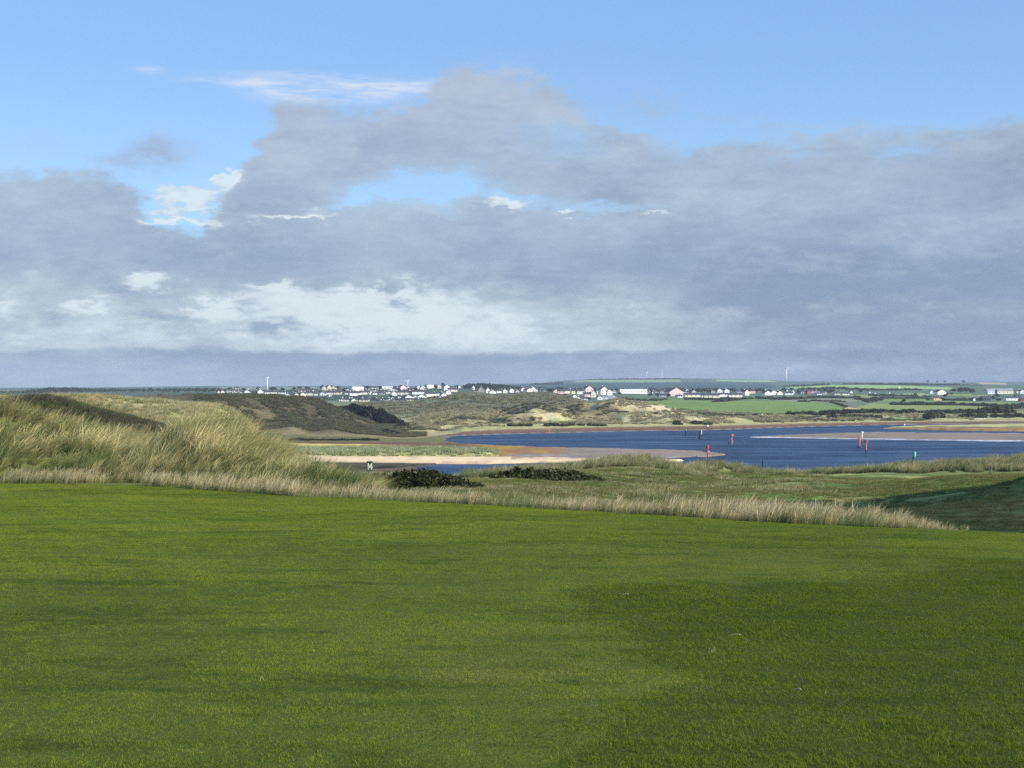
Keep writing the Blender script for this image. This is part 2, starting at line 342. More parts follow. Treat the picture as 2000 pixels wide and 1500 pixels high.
L(9, None, [(-1200, 195, 13), (400, 190, 10), (600, 200, 3), (1850, 200, 3), (1880, 205, 4), (1925, 210, 901), (2000, 212, 893), (2100, 212, 886), (2300, 212, 880)])
L(10, None, [(-1200, 260, 19.8), (-300, 260, 18.4), (60, 260, 781), (110, 260, 778), (150, 262, 776), (200, 262, 778), (260, 262, 780), (330, 262, 786), (400, 264, 789), (440, 266, 795), (480, 268, 822), (520, 270, 872), (580, 272, 3), (650, 275, .8), (800, 280, .2), (900, 290, -1.2), (2000, 300, -1.2)])
L(11, 340, [(-1200, 6), (300, 4), (500, 3), (620, .5), (800, .25), (860, -1), (900, -1.2), (2000, -1.2)])
L(12, None, [(-1200, 420, 5), (450, 420, 3.5), (600, 420, .7), (800, 420, .4), (860, 420, -.6), (900, 420, -1.2), (2000, 430, -1.2)])
L(13, None, [(-1200, 470, 5), (450, 470, 3.5), (600, 460, .8), (840, 485, .5), (865, 555, .3), (890, 575, -.8), (1000, 592, -.9), (1200, 626, -.9), (1400, 648, -.9), (1600, 702, -.9), (1800, 738, -.9), (2000, 750, -.9), (3200, 770, -.9)])
L(14, None, [(-1200, 520, 5), (450, 520, 3), (560, 515, 1.), (800, 520, .8), (860, 575, .35), (885, 592, .06), (1000, 614, .05), (1200, 646, .05), (1400, 668, .05), (1600, 724, .05), (1800, 762, .05), (2000, 772, .05), (3200, 800, .05)])
L(15, None, [(-1200, 575, 13), (430, 575, 12), (500, 575, 818), (570, 575, 814), (610, 578, 830), (660, 580, 829), (700, 585, 838), (780, 590, 851), (860, 602, 857), (900, 622, 1.2), (1000, 640, 1.6), (1200, 675, 1.6), (1400, 700, 1.5), (1600, 750, 1.3), (1800, 787, 1.1), (2000, 797, 1.1)])
L(16, None, [(-1200, 640, 13), (450, 640, 13), (570, 640, 824), (640, 640, 836), (700, 650, 845), (800, 655, 1.5), (900, 685, 1.8), (1000, 705, 2.2), (1200, 720, 2.), (1400, 736, 2.2), (1600, 776, 1.5), (1800, 812, 1.2), (2000, 820, 1.2)])
L(17, None, [(-1200, 720, 14), (430, 720, 779), (500, 720, 778), (570, 720, 781), (620, 720, 787), (655, 720, 799), (700, 725, 822), (740, 728, 834), (800, 733, 840), (840, 738, 836), (900, 750, 824), (960, 755, 826), (1030, 760, 814), (1090, 765, 816), (1150, 768, 826), (1220, 770, 817), (1290, 770, 828), (1400, 775, 2.6), (1600, 805, 2), (1800, 840, 1.3), (2000, 850, 1.3)])
L(18, None, [(-1200, 820, 14), (430, 820, 12), (640, 810, 10), (680, 790, 802), (720, 790, 812), (780, 795, 834), (830, 805, 817), (865, 815, 809), (905, 822, 804), (940, 830, 813), (1000, 838, 800), (1045, 842, 796), (1090, 845, 803), (1120, 850, 793), (1160, 852, 788), (1200, 855, 787), (1250, 858, 796), (1310, 860, 806), (1400, 862, 812), (1500, 865, 814), (1600, 868, 813), (1700, 870, 812), (1800, 875, 811), (2000, 880, 811)])
L(19, None, [(-1200, 960, 12), (640, 950, 8), (700, 950, 2.), (800, 950, 1.8), (1000, 960, 3), (1150, 960, 6), (1300, 960, 5), (1400, 965, 2.6), (1600, 965, 2.4), (1800, 970, 2.2), (2000, 970, 2.0)])
L(20, None, [(-1200, 1200, 14), (430, 1200, 776), (640, 1200, 783), (700, 1160, 787), (800, 1160, 786), (850, 1180, 782), (880, 1190, 775), (905, 1200, 769), (930, 1200, 767.), (960, 1200, 773), (1000, 1200, 770), (1050, 1200, 768), (1080, 1200, 769), (1105, 1200, 777), (1150, 1190, 787), (1200, 1190, 787), (1300, 1200, 791), (1400, 1200, 789), (1600, 1200, 795), (1700, 1200, 797), (2000, 1200, 798)])
L(21, None, [(-1200, 1600, 776), (430, 1600, 776), (700, 1550, 784), (900, 1550, 784), (1100, 1550, 783), (1200, 1550, 781), (1400, 1600, 778), (1600, 1600, 781), (1800, 1600, 785), (2000, 1600, 787)])
L(22, 2100, [(-1200, 770.), (430, 768), (700, 763), (900, 761), (1100, 767), (1300, 769), (1500, 768), (1600, 768), (1800, 770), (2000, 769)])
L(23, 2800, [(-1200, 769.), (30, 770), (100, 767), (400, 764), (700, 761), (900, 758), (1000, 756), (1100, 761), (1300, 762), (1500, 760), (1560, 756), (1700, 756), (1900, 757), (2000, 756)])
L(24, 4200, [(-1200, 762.), (400, 757), (600, 755), (800, 755), (1000, 754), (1100, 750), (1200, 747), (1400, 746), (1550, 750), (1650, 750), (1750, 750), (2000, 752)])
L(25, 6000, [(-1200, 757.), (0, 759), (200, 757), (400, 754), (560, 755), (800, 755), (980, 750.5), (1050, 749), (1100, 743.5), (1200, 740), (1350, 739), (1450, 740.5), (1550, 744), (1700, 746), (1850, 748), (1930, 745.5), (2000, 746), (2300, 745)])
L(26, 9000, [(0, -2.)])
NL = len(LINES)
pxs = np.concatenate([np.linspace(-1200, -160, 30, endpoint=False), np.arange(-160, 2161, 2.9), np.linspace(2180, 3200, 30)])
def gs(a, w):
    k = np.exp(-.5*(np.arange(-3*w, 3*w+1)/w)**2); k /= k.sum()
    return np.convolve(np.pad(a, 3*w, mode='edge'), k, 'valid')
KD = np.zeros((NL, len(pxs))); KZ = np.zeros_like(KD)
for k in range(NL):
    a = np.array(LINES[k], float)
    KD[k] = gs(np.interp(pxs, a[:, 0], a[:, 1]), 5); KZ[k] = gs(np.interp(pxs, a[:, 0], a[:, 2]), 3)
Ds = np.concatenate([np.geomspace(3.5, 24, 70, endpoint=False), np.linspace(24, 58, 110, endpoint=False), np.linspace(58, 165, 130, endpoint=False),
                     np.linspace(165, 335, 50, endpoint=False), 1/np.linspace(1/335, 1/800, 150, endpoint=False), np.linspace(800, 1250, 70, endpoint=False), np.geomspace(1250, 9000, 90)])
# monotone cubic along every bearing
h = np.diff(KD, axis=0); d = np.diff(KZ, axis=0)/h
M = np.zeros_like(KZ)
w1 = 2*h[1:]+h[:-1]; w2 = h[1:]+2*h[:-1]
same = d[:-1]*d[1:] > 0
with np.errstate(divide='ignore', invalid='ignore'):
    M[1:-1] = np.where(same, (w1+w2)/(w1/d[:-1]+w2/d[1:]), 0)
M[0] = d[0]; M[-1] = d[-1]
nr, ncl = len(Ds), len(pxs)
Z = np.zeros((nr, ncl)); T = np.zeros((nr, ncl))
for j in range(ncl):
    i = np.clip(np.searchsorted(KD[:, j], Ds, side='right')-1, 0, NL-2)
    hh = h[i, j]; t = np.clip((Ds-KD[i, j])/hh, 0, 1); T[:, j] = i+t
    Z[:, j] = (2*t**3-3*t**2+1)*KZ[i, j]+(t**3-2*t**2+t)*hh*M[i, j]+(-2*t**3+3*t**2)*KZ[i+1, j]+(t**3-t**2)*hh*M[i+1, j]
PX = np.broadcast_to(pxs, (nr, ncl)); DD = np.broadcast_to(Ds[:, None], (nr, ncl))
Xg = (PX-1000)/F*DD; Yg = DD.copy()
Zw = np.stack([gs(q, 26) for q in Z[:190]]); wl = (1-sm(2.95, 3.35, T[:190])); Z[:190] = Z[:190]*(1-wl)+Zw*wl
# relief on top of the profiles
def ridged(x, y, s): return 1-np.abs(fbm(x, y, 4, s))*4
def band(a, b, f=.6): return sm(a-f, a+f, T)*(1-sm(b-f, b+f, T))
Z += fbm(Xg/5, Yg/5, 3, 3)*.10*band(1.2, 3.0, .3)*sm(6, 14, DD) + fbm(Xg/1.6, Yg/1.6, 3, 8)*.025*(1-sm(2.9, 3., T))
Z += fbm(Xg/3.2, Yg/3.2, 4, 5)*.8*band(3.4, 4.6, .3)*(1-sm(560, 700, PX))
Z += fbm(Xg/11, Yg/11, 4, 6)*1.5*band(4.7, 7.6, .5)*sm(900, 1150, PX)*(1-.75*sm(1600, 1750, PX))
Z += fbm(Xg/5, Yg/5, 3, 7)*1.1*band(7.6, 8.6, .4)*sm(900, 1000, PX)
Z += (ridged(Xg/24, Yg/30, 9)-.5)*1.0*band(9.2, 10.4, .5)*(1-sm(430, 600, PX))
Z += (ridged(Xg/45, Yg/70, 10)-.45)*4.6*band(14.6, 17.2, .5)*(1-sm(600, 820, PX))
Z += (ridged(Xg/38, Yg/60, 12)-.4)*5.0*band(15.6, 18.8, .6)*sm(800, 950, PX)*(1-.75*sm(1300, 1500, PX))
Z += fbm(Xg/7, Yg/10, 3, 14)*1.0*band(15, 19.3, .5)
Z += fbm(Xg/60, Yg/90, 4, 15)*2.2*band(19., 21, .5)*(PX < 1150)
Z += fbm(Xg/150, Yg/200, 4, 16)*3*band(21, 24, .5)
Z += fbm(Xg/260, Yg/260, 4, 17)*6*band(23.8, 25.5, .5)
Z += 9.0*(1+.9*fbm(Xg/9, Yg/9, 4, 141))*np.exp(-((Xg-32-8*fbm(Xg/20+5, Yg/16, 3, 143))/6.5)**2)*sm(28, 40, Yg)*(1-sm(60, 72, Yg))*sm(3.3, 4.6, T)      # the high dune just right of the valley
# tidal flats: bearing range, upper and lower waterlines (as sea-level sight lines), height
yS = 750+EYE*F/DD
def flat(up, lo, hgt, soft=1.6, wob=1.0):
    u = np.interp(PX, [p[0] for p in up], [p[1] for p in up]); l = np.interp(PX, [p[0] for p in lo], [p[1] for p in lo])
    n = fbm(Xg/14, Yg/26, 5, 21, .6)*4.2*wob
    m = sm(0, soft, yS-u+n)*sm(0, soft, l-yS+n)
    return m, -1.2+(hgt+1.2)*m, yS-u+n, l-yS+n
fl_mud, z1, e1a, e1b = flat([(560, 897), (860, 899)], [(560, 935), (650, 928), (720, 921), (780, 916), (850, 909), (870, 899)], .25)
fl_weed, z2, e2a, e2b = flat([(560, 858), (840, 860), (880, 862), (900, 866), (1000, 871), (1100, 874), (1200, 876), (1300, 878), (1380, 883), (1420, 888), (1440, 900)], [(560, 905), (1100, 902), (1200, 899), (1290, 897), (1380, 893), (1430, 888)], .34)
fl_sand, z3, e3a, e3b = flat([(560, 893), (900, 894), (1000, 894), (1100, 895.5), (1200, 896.5), (1320, 899)], [(560, 908), (850, 907), (950, 907.5), (1050, 905), (1100, 905), (1200, 906), (1300, 905), (1360, 899)], .55, 1.5, .5)
fl_grass, z4, e4a, e4b = flat([(560, 879), (700, 880), (850, 881), (960, 884), (985, 892)], [(560, 896), (850, 895.5), (940, 896), (985, 893)], 1.35, 3)
fl_bar, z5, e5a, e5b = flat([(1430, 855), (1480, 852), (1520, 850), (1600, 847), (1700, 844), (1800, 844.5), (2000, 846), (2300, 847)], [(1430, 855), (1480, 856), (1600, 858), (1700, 859), (1800, 861), (1950, 863), (2300, 862)], .3, 1.4, .5)
fl_spit, z6, e6a, e6b = flat([(1695, 838), (1725, 836), (1800, 833), (1900, 831.), (2000, 829.5), (2300, 829)], [(1695, 838), (1725, 838.5), (1850, 842), (2000, 844), (2300, 845)], .9, 1.6, .4)
for zz in (z1, z2, z3, z4, z5, z6):
    ok = (DD > 300) & (DD < 800); Z = np.where(ok, np.maximum(Z, zz), Z)
Z -= .32*np.exp(-((PX-1090)/95)**2-((yS-890.5)/3.2)**2)*(fl_sand < .5)    # shallow pools left on the sand
Z = np.where((T > 14.15) | ((DD > 330) & (PX < 840) & (yS < 899)), np.maximum(Z, .3), Z)
PY = 750+(EYE-Z)*F/DD

def gz(x, y):
    """ground height at world x, y"""
    x = np.asarray(x, float); y = np.asarray(y, float)
    p = np.clip(1000+x/y*F, pxs[0]+1, pxs[-1]-1); dd = np.clip(y, Ds[0], Ds[-2])
    j = np.searchsorted(pxs, p, side='right')-1; i = np.searchsorted(Ds, dd, side='right')-1
    a = (p-pxs[j])/(pxs[j+1]-pxs[j]); b = (dd-Ds[i])/(Ds[i+1]-Ds[i])
    return (Z[i, j]*(1-a)+Z[i, j+1]*a)*(1-b)+(Z[i+1, j]*(1-a)+Z[i+1, j+1]*a)*b
def gT(x, y):
    p = np.clip(1000+x/y*F, pxs[0]+1, pxs[-1]-1)
    j = np.searchsorted(pxs, p)-1; i = np.clip(np.searchsorted(Ds, y)-1, 0, nr-1); return T[i, j]
def find_D(px, py, d0, d1):
    """distance at which the ground at this bearing is seen on sight line py"""
    j = np.searchsorted(pxs, px)-1; s = (Ds > d0) & (Ds < d1)
    yy = PY[s, j]; return float(Ds[s][np.argmin(np.abs(yy-py))])
def at(px, py, d0, d1):
    D = find_D(px, py, d0, d1); x = (px-1000)/F*D; return x, D, float(gz(x, D))

# ---- ground colours (albedo)
def ph(c, k=.72): return np.array(s2l(c))/k
C = {}
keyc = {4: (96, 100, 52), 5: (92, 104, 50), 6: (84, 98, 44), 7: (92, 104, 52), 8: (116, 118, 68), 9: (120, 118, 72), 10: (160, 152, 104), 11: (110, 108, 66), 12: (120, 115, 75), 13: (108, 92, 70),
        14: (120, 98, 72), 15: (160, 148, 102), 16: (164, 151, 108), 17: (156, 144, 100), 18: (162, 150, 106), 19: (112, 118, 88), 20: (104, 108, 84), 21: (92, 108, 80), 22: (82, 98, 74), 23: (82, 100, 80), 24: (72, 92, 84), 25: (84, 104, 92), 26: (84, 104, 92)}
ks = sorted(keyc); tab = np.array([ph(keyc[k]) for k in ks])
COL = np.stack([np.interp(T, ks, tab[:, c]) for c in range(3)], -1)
def paint(mask, c, k=.72):
    global COL
    COL = COL*(1-mask[..., None])+ph(c, k)*mask[..., None]
def poly(pts, soft=.8, wob=0.):
    xs = PX+(fbm(Xg/30, Yg/60, 3, 31)*wob*2 if wob else 0); ys = PY+(fbm(Xg/25, Yg/70, 3, 33)*wob if wob else 0)
    ins = np.zeros(PX.shape, bool); n = len(pts)
    for a in range(n):
        (x1, y1), (x2, y2) = pts[a], pts[(a+1) % n]
        if y1 == y2: continue
        c_ = ((ys < y1) != (ys < y2)) & (xs < (x2-x1)*(ys-y1)/(y2-y1)+x1)
        ins ^= c_
    return ins.astype(float)
far = DD > 800
# valley rough / brown grass on the right hand bank, colour warmed against its shade

paint(sm(.05, .3, fbm(Xg/9, Yg/9, 3, 41))*band(4.5, 8, .4)*(PX > 900)*.7, (70, 96, 36))
paint(sm(.1, .2, fbm(Xg/4, Yg/2.5, 3, 43))*band(4.6, 8, .4)*(PX > 1000)*.6, (150, 146, 92))
paint(band(3.9, 5.6, .3)*sm(1560, 1700, PX)*.8, (120, 106, 54))
paint(band(6.2, 7.0, .15)*sm(1720, 1800, PX)*.9, (104, 136, 44))
paint(band(8.75, 9.6, .1)*(PX > 1850), (196, 190, 132))
# dark heather dune behind the marram bank, and sunlit yellow dune behind that
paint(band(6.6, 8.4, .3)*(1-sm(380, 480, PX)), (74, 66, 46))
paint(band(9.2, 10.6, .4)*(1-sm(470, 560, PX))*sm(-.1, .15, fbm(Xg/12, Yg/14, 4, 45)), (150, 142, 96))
# brown moorland dunes left of the estuary, cloud shade mixed into the dark albedo
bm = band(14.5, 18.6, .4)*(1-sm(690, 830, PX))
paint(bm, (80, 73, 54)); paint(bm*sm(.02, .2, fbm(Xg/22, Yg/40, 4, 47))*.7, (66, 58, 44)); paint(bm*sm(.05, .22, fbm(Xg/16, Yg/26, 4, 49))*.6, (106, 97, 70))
# far dunes: pale marram, heather hollows, bare sand scars
fd = band(15.3, 18.9, .4)*sm(820, 900, PX)
paint(fd*sm(.04, .2, fbm(Xg/26, Yg/45, 4, 51))*.75, (104, 96, 72)); paint(fd*sm(.06, .2, fbm(Xg/14, Yg/30, 4, 53))*.8, (176, 168, 124))
for cx, cy, rx, ry in ((993, 801, 17, 5), (1060, 817, 12, 4), (1072, 822, 10, 3)): paint(np.exp(-((PX-cx)/rx)**2-((PY-cy)/ry)**2)*sm(-.15, .05, fbm(Xg/6, Yg/9, 3, 55))*fd, (196, 148, 122))
for cx, cy, rx, ry in ((1200, 810, 48, 11), (1180, 802, 25, 7), (1300, 818, 30, 8)): paint(np.exp(-((PX-cx)/rx)**2-((PY-cy)/ry)**2)*sm(-.1, .1, fbm(Xg/12, Yg/16, 3, 57))*far, (84, 74, 64))
paint(np.exp(-((PX-1095)/34)**2-((PY-824)/5)**2)*fd*.9, (118, 142, 86))
paint(poly([(740, 786), (860, 784), (1000, 795), (1000, 808), (860, 812), (760, 812), (690, 800)])*far*.9, (100, 100, 72))
paint(poly([(850, 784), (905, 768), (1060, 766), (1110, 778), (1120, 790), (1000, 800), (880, 795)])*far*.85, (96, 92, 74))
paint(poly([(860, 781), (905, 768), (925, 769), (890, 776)])*far*.7, (120, 112, 78))
# shore grass and beach strip on the far side
paint(band(14.05, 14.75, .12)*(PX > 870), (112, 84, 66)); paint(band(14.8, 15.9, .2)*(PX > 870)*.8, (156, 152, 104))
# fields
G1, G2, G3 = (104, 124, 66), (124, 132, 76), (96, 114, 60)
paint(poly([(1195, 778), (1290, 780), (1400, 782), (1560, 783), (1655, 794), (1635, 808), (1500, 813), (1380, 812), (1290, 798), (1230, 785)], wob=1)*far, G1)
paint(poly([(1300, 777), (1400, 779), (1480, 779), (1480, 781.5), (1380, 781)])*far, G3)
paint(poly([(1195, 782), (1230, 783), (1300, 792), (1330, 801), (1280, 800), (1215, 792)], wob=1)*far, (186, 168, 134))
paint(poly([(1660, 800), (1700, 788), (1850, 791), (1960, 797), (1975, 806), (1930, 813), (1840, 806), (1750, 804), (1680, 806)], wob=1)*far, G2)
paint(poly([(1655, 795), (1690, 800), (1680, 806), (1640, 806)])*far, (176, 164, 122))
paint(poly([(1840, 783.5), (1975, 786), (1970, 789.5), (1850, 788)])*far, G2); paint(poly([(1700, 779), (1840, 780), (1830, 786), (1700, 784)])*far, G1)
paint(poly([(1560, 754), (1600, 751.5), (1750, 752.5), (1860, 757), (1860, 761), (1760, 759), (1640, 760), (1600, 762), (1530, 758)])*far, (138, 160, 98))
paint(poly([(1635, 772), (1700, 771), (1720, 776), (1640, 777)])*far, G2); paint(poly([(1850, 769), (1930, 771), (1925, 775), (1850, 773)])*far, G2)
paint(poly([(1700, 771), (1790, 768), (1830, 771), (1800, 774)])*far*.8, (150, 160, 112))
paint(poly([(1130, 742), (1250, 741), (1330, 742), (1330, 746), (1200, 747), (1120, 746)])*far, (120, 144, 108)); paint(poly([(1400, 741), (1500, 742.5), (1520, 746.5), (1400, 745)])*far, (126, 150, 112))
paint(poly([(1000, 750), (1100, 748), (1300, 747.5), (1500, 748), (1520, 758), (1300, 760), (1000, 757)])*far, (62, 80, 80))
paint(poly([(1905, 746.5), (1960, 747.5), (1970, 752), (1915, 750)])*far, (158, 140, 112)); paint(poly([(1500, 781), (1620, 779), (1720, 782), (1600, 786)])*far*.8, (134, 128, 104))
paint(band(20.3, 22.6, .4)*(1-sm(1150, 1250, PX))*sm(-.2, .0, fbm(Xg/40, Yg/60, 3, 85))*.85, (62, 72, 62))
paint(poly([(430, 756), (620, 756), (620, 760), (430, 760)])*far*.6, (140, 142, 118))
paint(poly([(1450, 818), (1520, 814), (1560, 820), (1500, 824)], wob=1)*(DD > 650), G3); paint(poly([(1700, 815), (1790, 815), (1830, 819), (1720, 822)], wob=1)*(DD > 650), (136, 158, 104))
paint(poly([(1900, 814.5), (1935, 814), (1940, 817), (1905, 818)])*(DD > 600), (184, 170, 138))
# flats
es = (DD > 330) & (DD < 800) & (T < 14.3)
wet = np.zeros(PX.shape)
paint(es*1., (96, 80, 66))
paint(es*fl_weed*sm(850, 1000, PX+fbm(Xg/10, Yg/10, 3, 61)*200)*.0, (0, 0, 0))
paint(es*fl_weed*(1-sm(1090, 1130, PX)), (138, 100, 66)); paint(es*fl_weed*(1-sm(1070, 1110, PX))*sm(.0, .2, fbm(Xg/8, Yg/30, 4, 63)), (150, 118, 56)); paint(es*fl_weed*(1-sm(900, 960, PX))*(yS < 876), (104, 80, 60))
paint(es*fl_weed*(1-sm(840, 900, PX))*(yS < 868)*.8, (86, 92, 52))
paint(es*fl_weed*(1-sm(700, 780, PX))*(yS > 872), (184, 162, 96))
paint(es*fl_weed*sm(1085, 1125, PX), (134, 115, 94)); wet = np.maximum(wet, fl_weed*sm(1000, 1130, PX)*.45)
wet = np.maximum(wet, sm(.35, 1, np.exp(-((PX-1060)/110)**2-((yS-890.5)/4)**2)*1.2+fbm(Xg/14, Yg/20, 3, 65)*.5))
wet = np.maximum(wet, sm(.35, 1, np.exp(-((PX-1290)/120)**2-((yS-895.5)/3)**2)*1.3))
paint(es*fl_mud*(yS > 904), (74, 68, 52)); paint(es*fl_mud*(yS > 904)*sm(.02, .12, fbm(Xg/9, Yg/8, 4, 67)), (46, 44, 34))
paint(es*fl_sand*1., (208, 180, 142)); paint(es*fl_sand*sm(904.5, 907, yS)*.7, (170, 140, 112)); wet *= 1-fl_sand*.9
paint(es*sm(.35, .6, fl_grass), (148, 148, 96)); paint(es*sm(.35, .6, fl_grass)*sm(.04, .16, fbm(Xg/5, Yg/5, 4, 69)), (124, 130, 66)); wet *= 1-fl_grass
paint(es*fl_bar*sm(.2, .5, fl_bar), (128, 110, 90)); wet = np.maximum(wet, fl_bar*.35*sm(1500, 1800, PX))
ln = lambda e, c_, w: np.exp(-((e-c_)/w)**2)
paint(es*ln(e5b, .8, .75)*(PX > 1425)*(.35+.5*sm(-.2, .15, fbm(Xg/30, Yg/30, 3, 77))), (206, 212, 224)); paint(es*ln(e5a, .8, .8)*(PX > 1500)*(.3+.7*sm(-.1, .2, fbm(Xg/10, Yg/8, 3, 75)))*.9, (226, 214, 206)); wet = np.maximum(wet, ln(e5b, .9, .8)*.8)
paint(es*sm(.3, .6, fl_weed)*sm(.03, .2, fbm(Xg/7, Yg/24, 5, 79, .6))*(PX > 1000)*.6, (108, 92, 78)); paint(es*sm(.3, .6, fl_bar)*sm(.0, .2, fbm(Xg/12, Yg/22, 5, 81, .6))*.6, (104, 92, 84))
paint(es*ln(e2a, .8, .7)*(PX > 880)*(PX < 1100)*.7, (206, 196, 184)); paint(band(13.93, 14.06, .05)*(PX > 870)*.4, (170, 168, 165))
paint(es*sm(.3, .6, fl_spit), (138, 110, 76)); paint(es*sm(.5, .9, fl_spit)*(yS < 837.5), (168, 160, 108)); paint(es*sm(.5, .9, fl_spit)*sm(0, .15, fbm(Xg/12, Yg/20, 3, 71))*(yS > 836.), (110, 92, 60))
paint(band(12.4, 14.3, .2)*(PX < 870)*(yS < 868)*.9, (100, 100, 64))

# lawn rough mask: polygon in plan
RP = [(2600, 1085), (2000, 1098), (1750, 1128), (1500, 1137), (1250, 1142), (1100, 1150), (1130, 1195), (1230, 1250), (1320, 1320), (1300, 1375), (1200, 1425), (1080, 1480), (980, 1530), (900, 1700), (2800, 1700)]
def plan(px, py):
    drop = 1.97
    for _ in range(20):
        D = drop*F/(py-750); drop = EYE-float(gz((px-1000)/F*D, D)) if D > 3.5 else 1.67
    return ((px-1000)/F*D, D)
RPW = [plan(*p) for p in RP]
def in_rough(x, y):
    x = x+fbm(x/.8, y/.8, 3, 91)*.5; y = y+fbm(x/.8+9, y/.8, 3, 92)*.7
    ins = np.zeros(np.shape(x), bool)
    for a in range(len(RPW)):
        (x1, y1), (x2, y2) = RPW[a], RPW[(a+1) % len(RPW)]
        if y1 == y2: continue
        ins ^= ((y < y1) != (y < y2)) & (x < (x2-x1)*(y-y1)/(y2-y1)+x1)
    return ins
def in_rough_soft(x, y):
    return in_rough(x+np.random.randn(len(x))*.2, y+np.random.randn(len(x))*.4)

M_lawn = mat_lawn(); M_near = mat_land('dune_soil_and_turf', 1.6, .25, .75); M_far = mat_land('far_dune_cover', .35, .06, .5, (.8, .5)); M_field = mat_land('farmland_cover', .09, .02, .34, (.5, .3)); M_flats = mat_flats()
idx = np.arange(nr*ncl).reshape(nr, ncl)
V = np.stack([Xg, Yg, Z], -1).reshape(-1, 3)
Tc = T[:-1, :-1]
def sheet(name, mask, m, label=None, kind='structure'):
    i, j = np.nonzero(mask)
    f = np.stack([idx[i, j], idx[i, j+1], idx[i+1, j+1], idx[i+1, j]], -1)
    u, inv = np.unique(f, return_inverse=True); f = inv.reshape(f.shape)
    me = npmesh(name, V[u], f, [m])
    cattr(me, 'Col', COL.reshape(-1, 3)[u]); fattr(me, 'wet', wet.ravel()[u])
    if name == 'lawn': fattr(me, 'rough', in_rough(V[u, 0], V[u, 1]).astype(float))
    o = link(bpy.data.objects.new(name, me)); tag(o, label, kind=kind); return o
Dc = DD[:-1, :-1]
lawn_m = Tc < 3.0
val_m = ~lawn_m & (Tc < 9.5)
fla_m = ~lawn_m & ~val_m & (Tc < 14.)
dun_m = ~lawn_m & ~val_m & ~fla_m & (Tc < 20.)
fie_m = ~lawn_m & ~val_m & ~fla_m & ~dun_m & (Tc < 23.)
hil_m = ~lawn_m & ~val_m & ~fla_m & ~dun_m & ~fie_m
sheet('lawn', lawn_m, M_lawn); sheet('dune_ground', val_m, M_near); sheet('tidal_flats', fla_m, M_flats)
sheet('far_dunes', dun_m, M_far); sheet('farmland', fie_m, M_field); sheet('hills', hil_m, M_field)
# turf beside and behind the viewpoint
vv, ff = [], []
rows_ = [k for k in range(nr) if Ds[k] < 330]
for c_, sg_ in ((0, -1), (ncl-1, 1)):
    b = len(vv)
    for k in rows_: vv += [(Xg[k, c_], Ds[k], Z[k, c_]), (Xg[k, c_]+sg_*(60+Ds[k]), Ds[k], Z[k, c_]-.2)]
    for k in range(len(rows_)-1): q = b+2*k; ff.append((q, q+1, q+3, q+2) if sg_ > 0 else (q, q+2, q+3, q+1))
b = len(vv); xl, xr = Xg[0, 0], Xg[0, -1]
vv += [(xl-63.5, 3.5, 18.13), (xl, 3.5, 18.33), (xr, 3.5, 18.33), (xr+63.5, 3.5, 18.13), (xr+63.5, -80, 18.4), (xl-63.5, -80, 18.4)]; ff.append((b+5, b+4, b+3, b+2, b+1, b))
tag(link(bpy.data.objects.new('ground', pymesh('ground', vv, ff, [M_lawn]))), kind='structure')
# water sheet
wp = [(-700, 180, 0), (900, 180, 0), (1200, 1000, 0), (-900, 1000, 0)]
tag(link(bpy.data.objects.new('estuary_water', pymesh('estuary_water', wp, [(0, 1, 2, 3)], [mat_water()]))), kind='structure')

# ---------------------------------------------------------------- grass clumps and scatters
def blades(name, n, rad, hgt, wid, lean, seg=4, curve=.6, seed=0, leandir=0., spread=1.0, square=False, head=0., m=None):
    r = np.random.RandomState(seed)
    if square:
        nc = n//6; c0 = (r.rand(2, nc)-.5)*2*rad; ci_ = r.randint(0, nc, n); bx, by = c0[:, ci_]+r.randn(2, n)*.009
    else:
        a = r.rand(n)*2*np.pi; q = np.sqrt(r.rand(n))*rad; bx, by = np.cos(a)*q, np.sin(a)*q
    H = hgt*(.55+.6*r.rand(n)); la = leandir+r.randn(n)*spread; ll = lean*(.4+.9*r.rand(n)); wa = r.rand(n)*np.pi
    tint = r.rand(n)
    vs = []; tt = []; hv = []
    for k in range(seg+1):
        t = k/seg; off = ll*H*(t*(1-curve)+curve*t*t)
        cx = bx+np.cos(la)*off; cy = by+np.sin(la)*off; cz = H*t*(1-.28*ll*t)
        w = wid*(1-t*.9)*(.7+.6*tint)
        if head: w = w+(tint > .6)*head*np.exp(-((t-.85)/.16)**2)
        if k == seg: w = w*.3
        dx, dy = np.cos(wa)*w/2, np.sin(wa)*w/2
        vs.append(np.stack([cx-dx, cy-dy, cz], -1)); vs.append(np.stack([cx+dx, cy+dy, cz], -1))
        tt += [tint, tint]; hv += [np.full(n, t)]*2
    v = np.stack(vs, 1).reshape(-1, 3); tt = np.stack(tt, 1).ravel(); hv = np.stack(hv, 1).ravel()
    b = np.arange(n)*(2*(seg+1)); f = []
    for k in range(seg): f.append(np.stack([b+2*k, b+2*k+1, b+2*k+3, b+2*k+2], -1))
    me = npmesh(name, v, np.concatenate(f), [m], smooth=False); fattr(me, 'tint', tt); fattr(me, 'hh', hv)
    return me
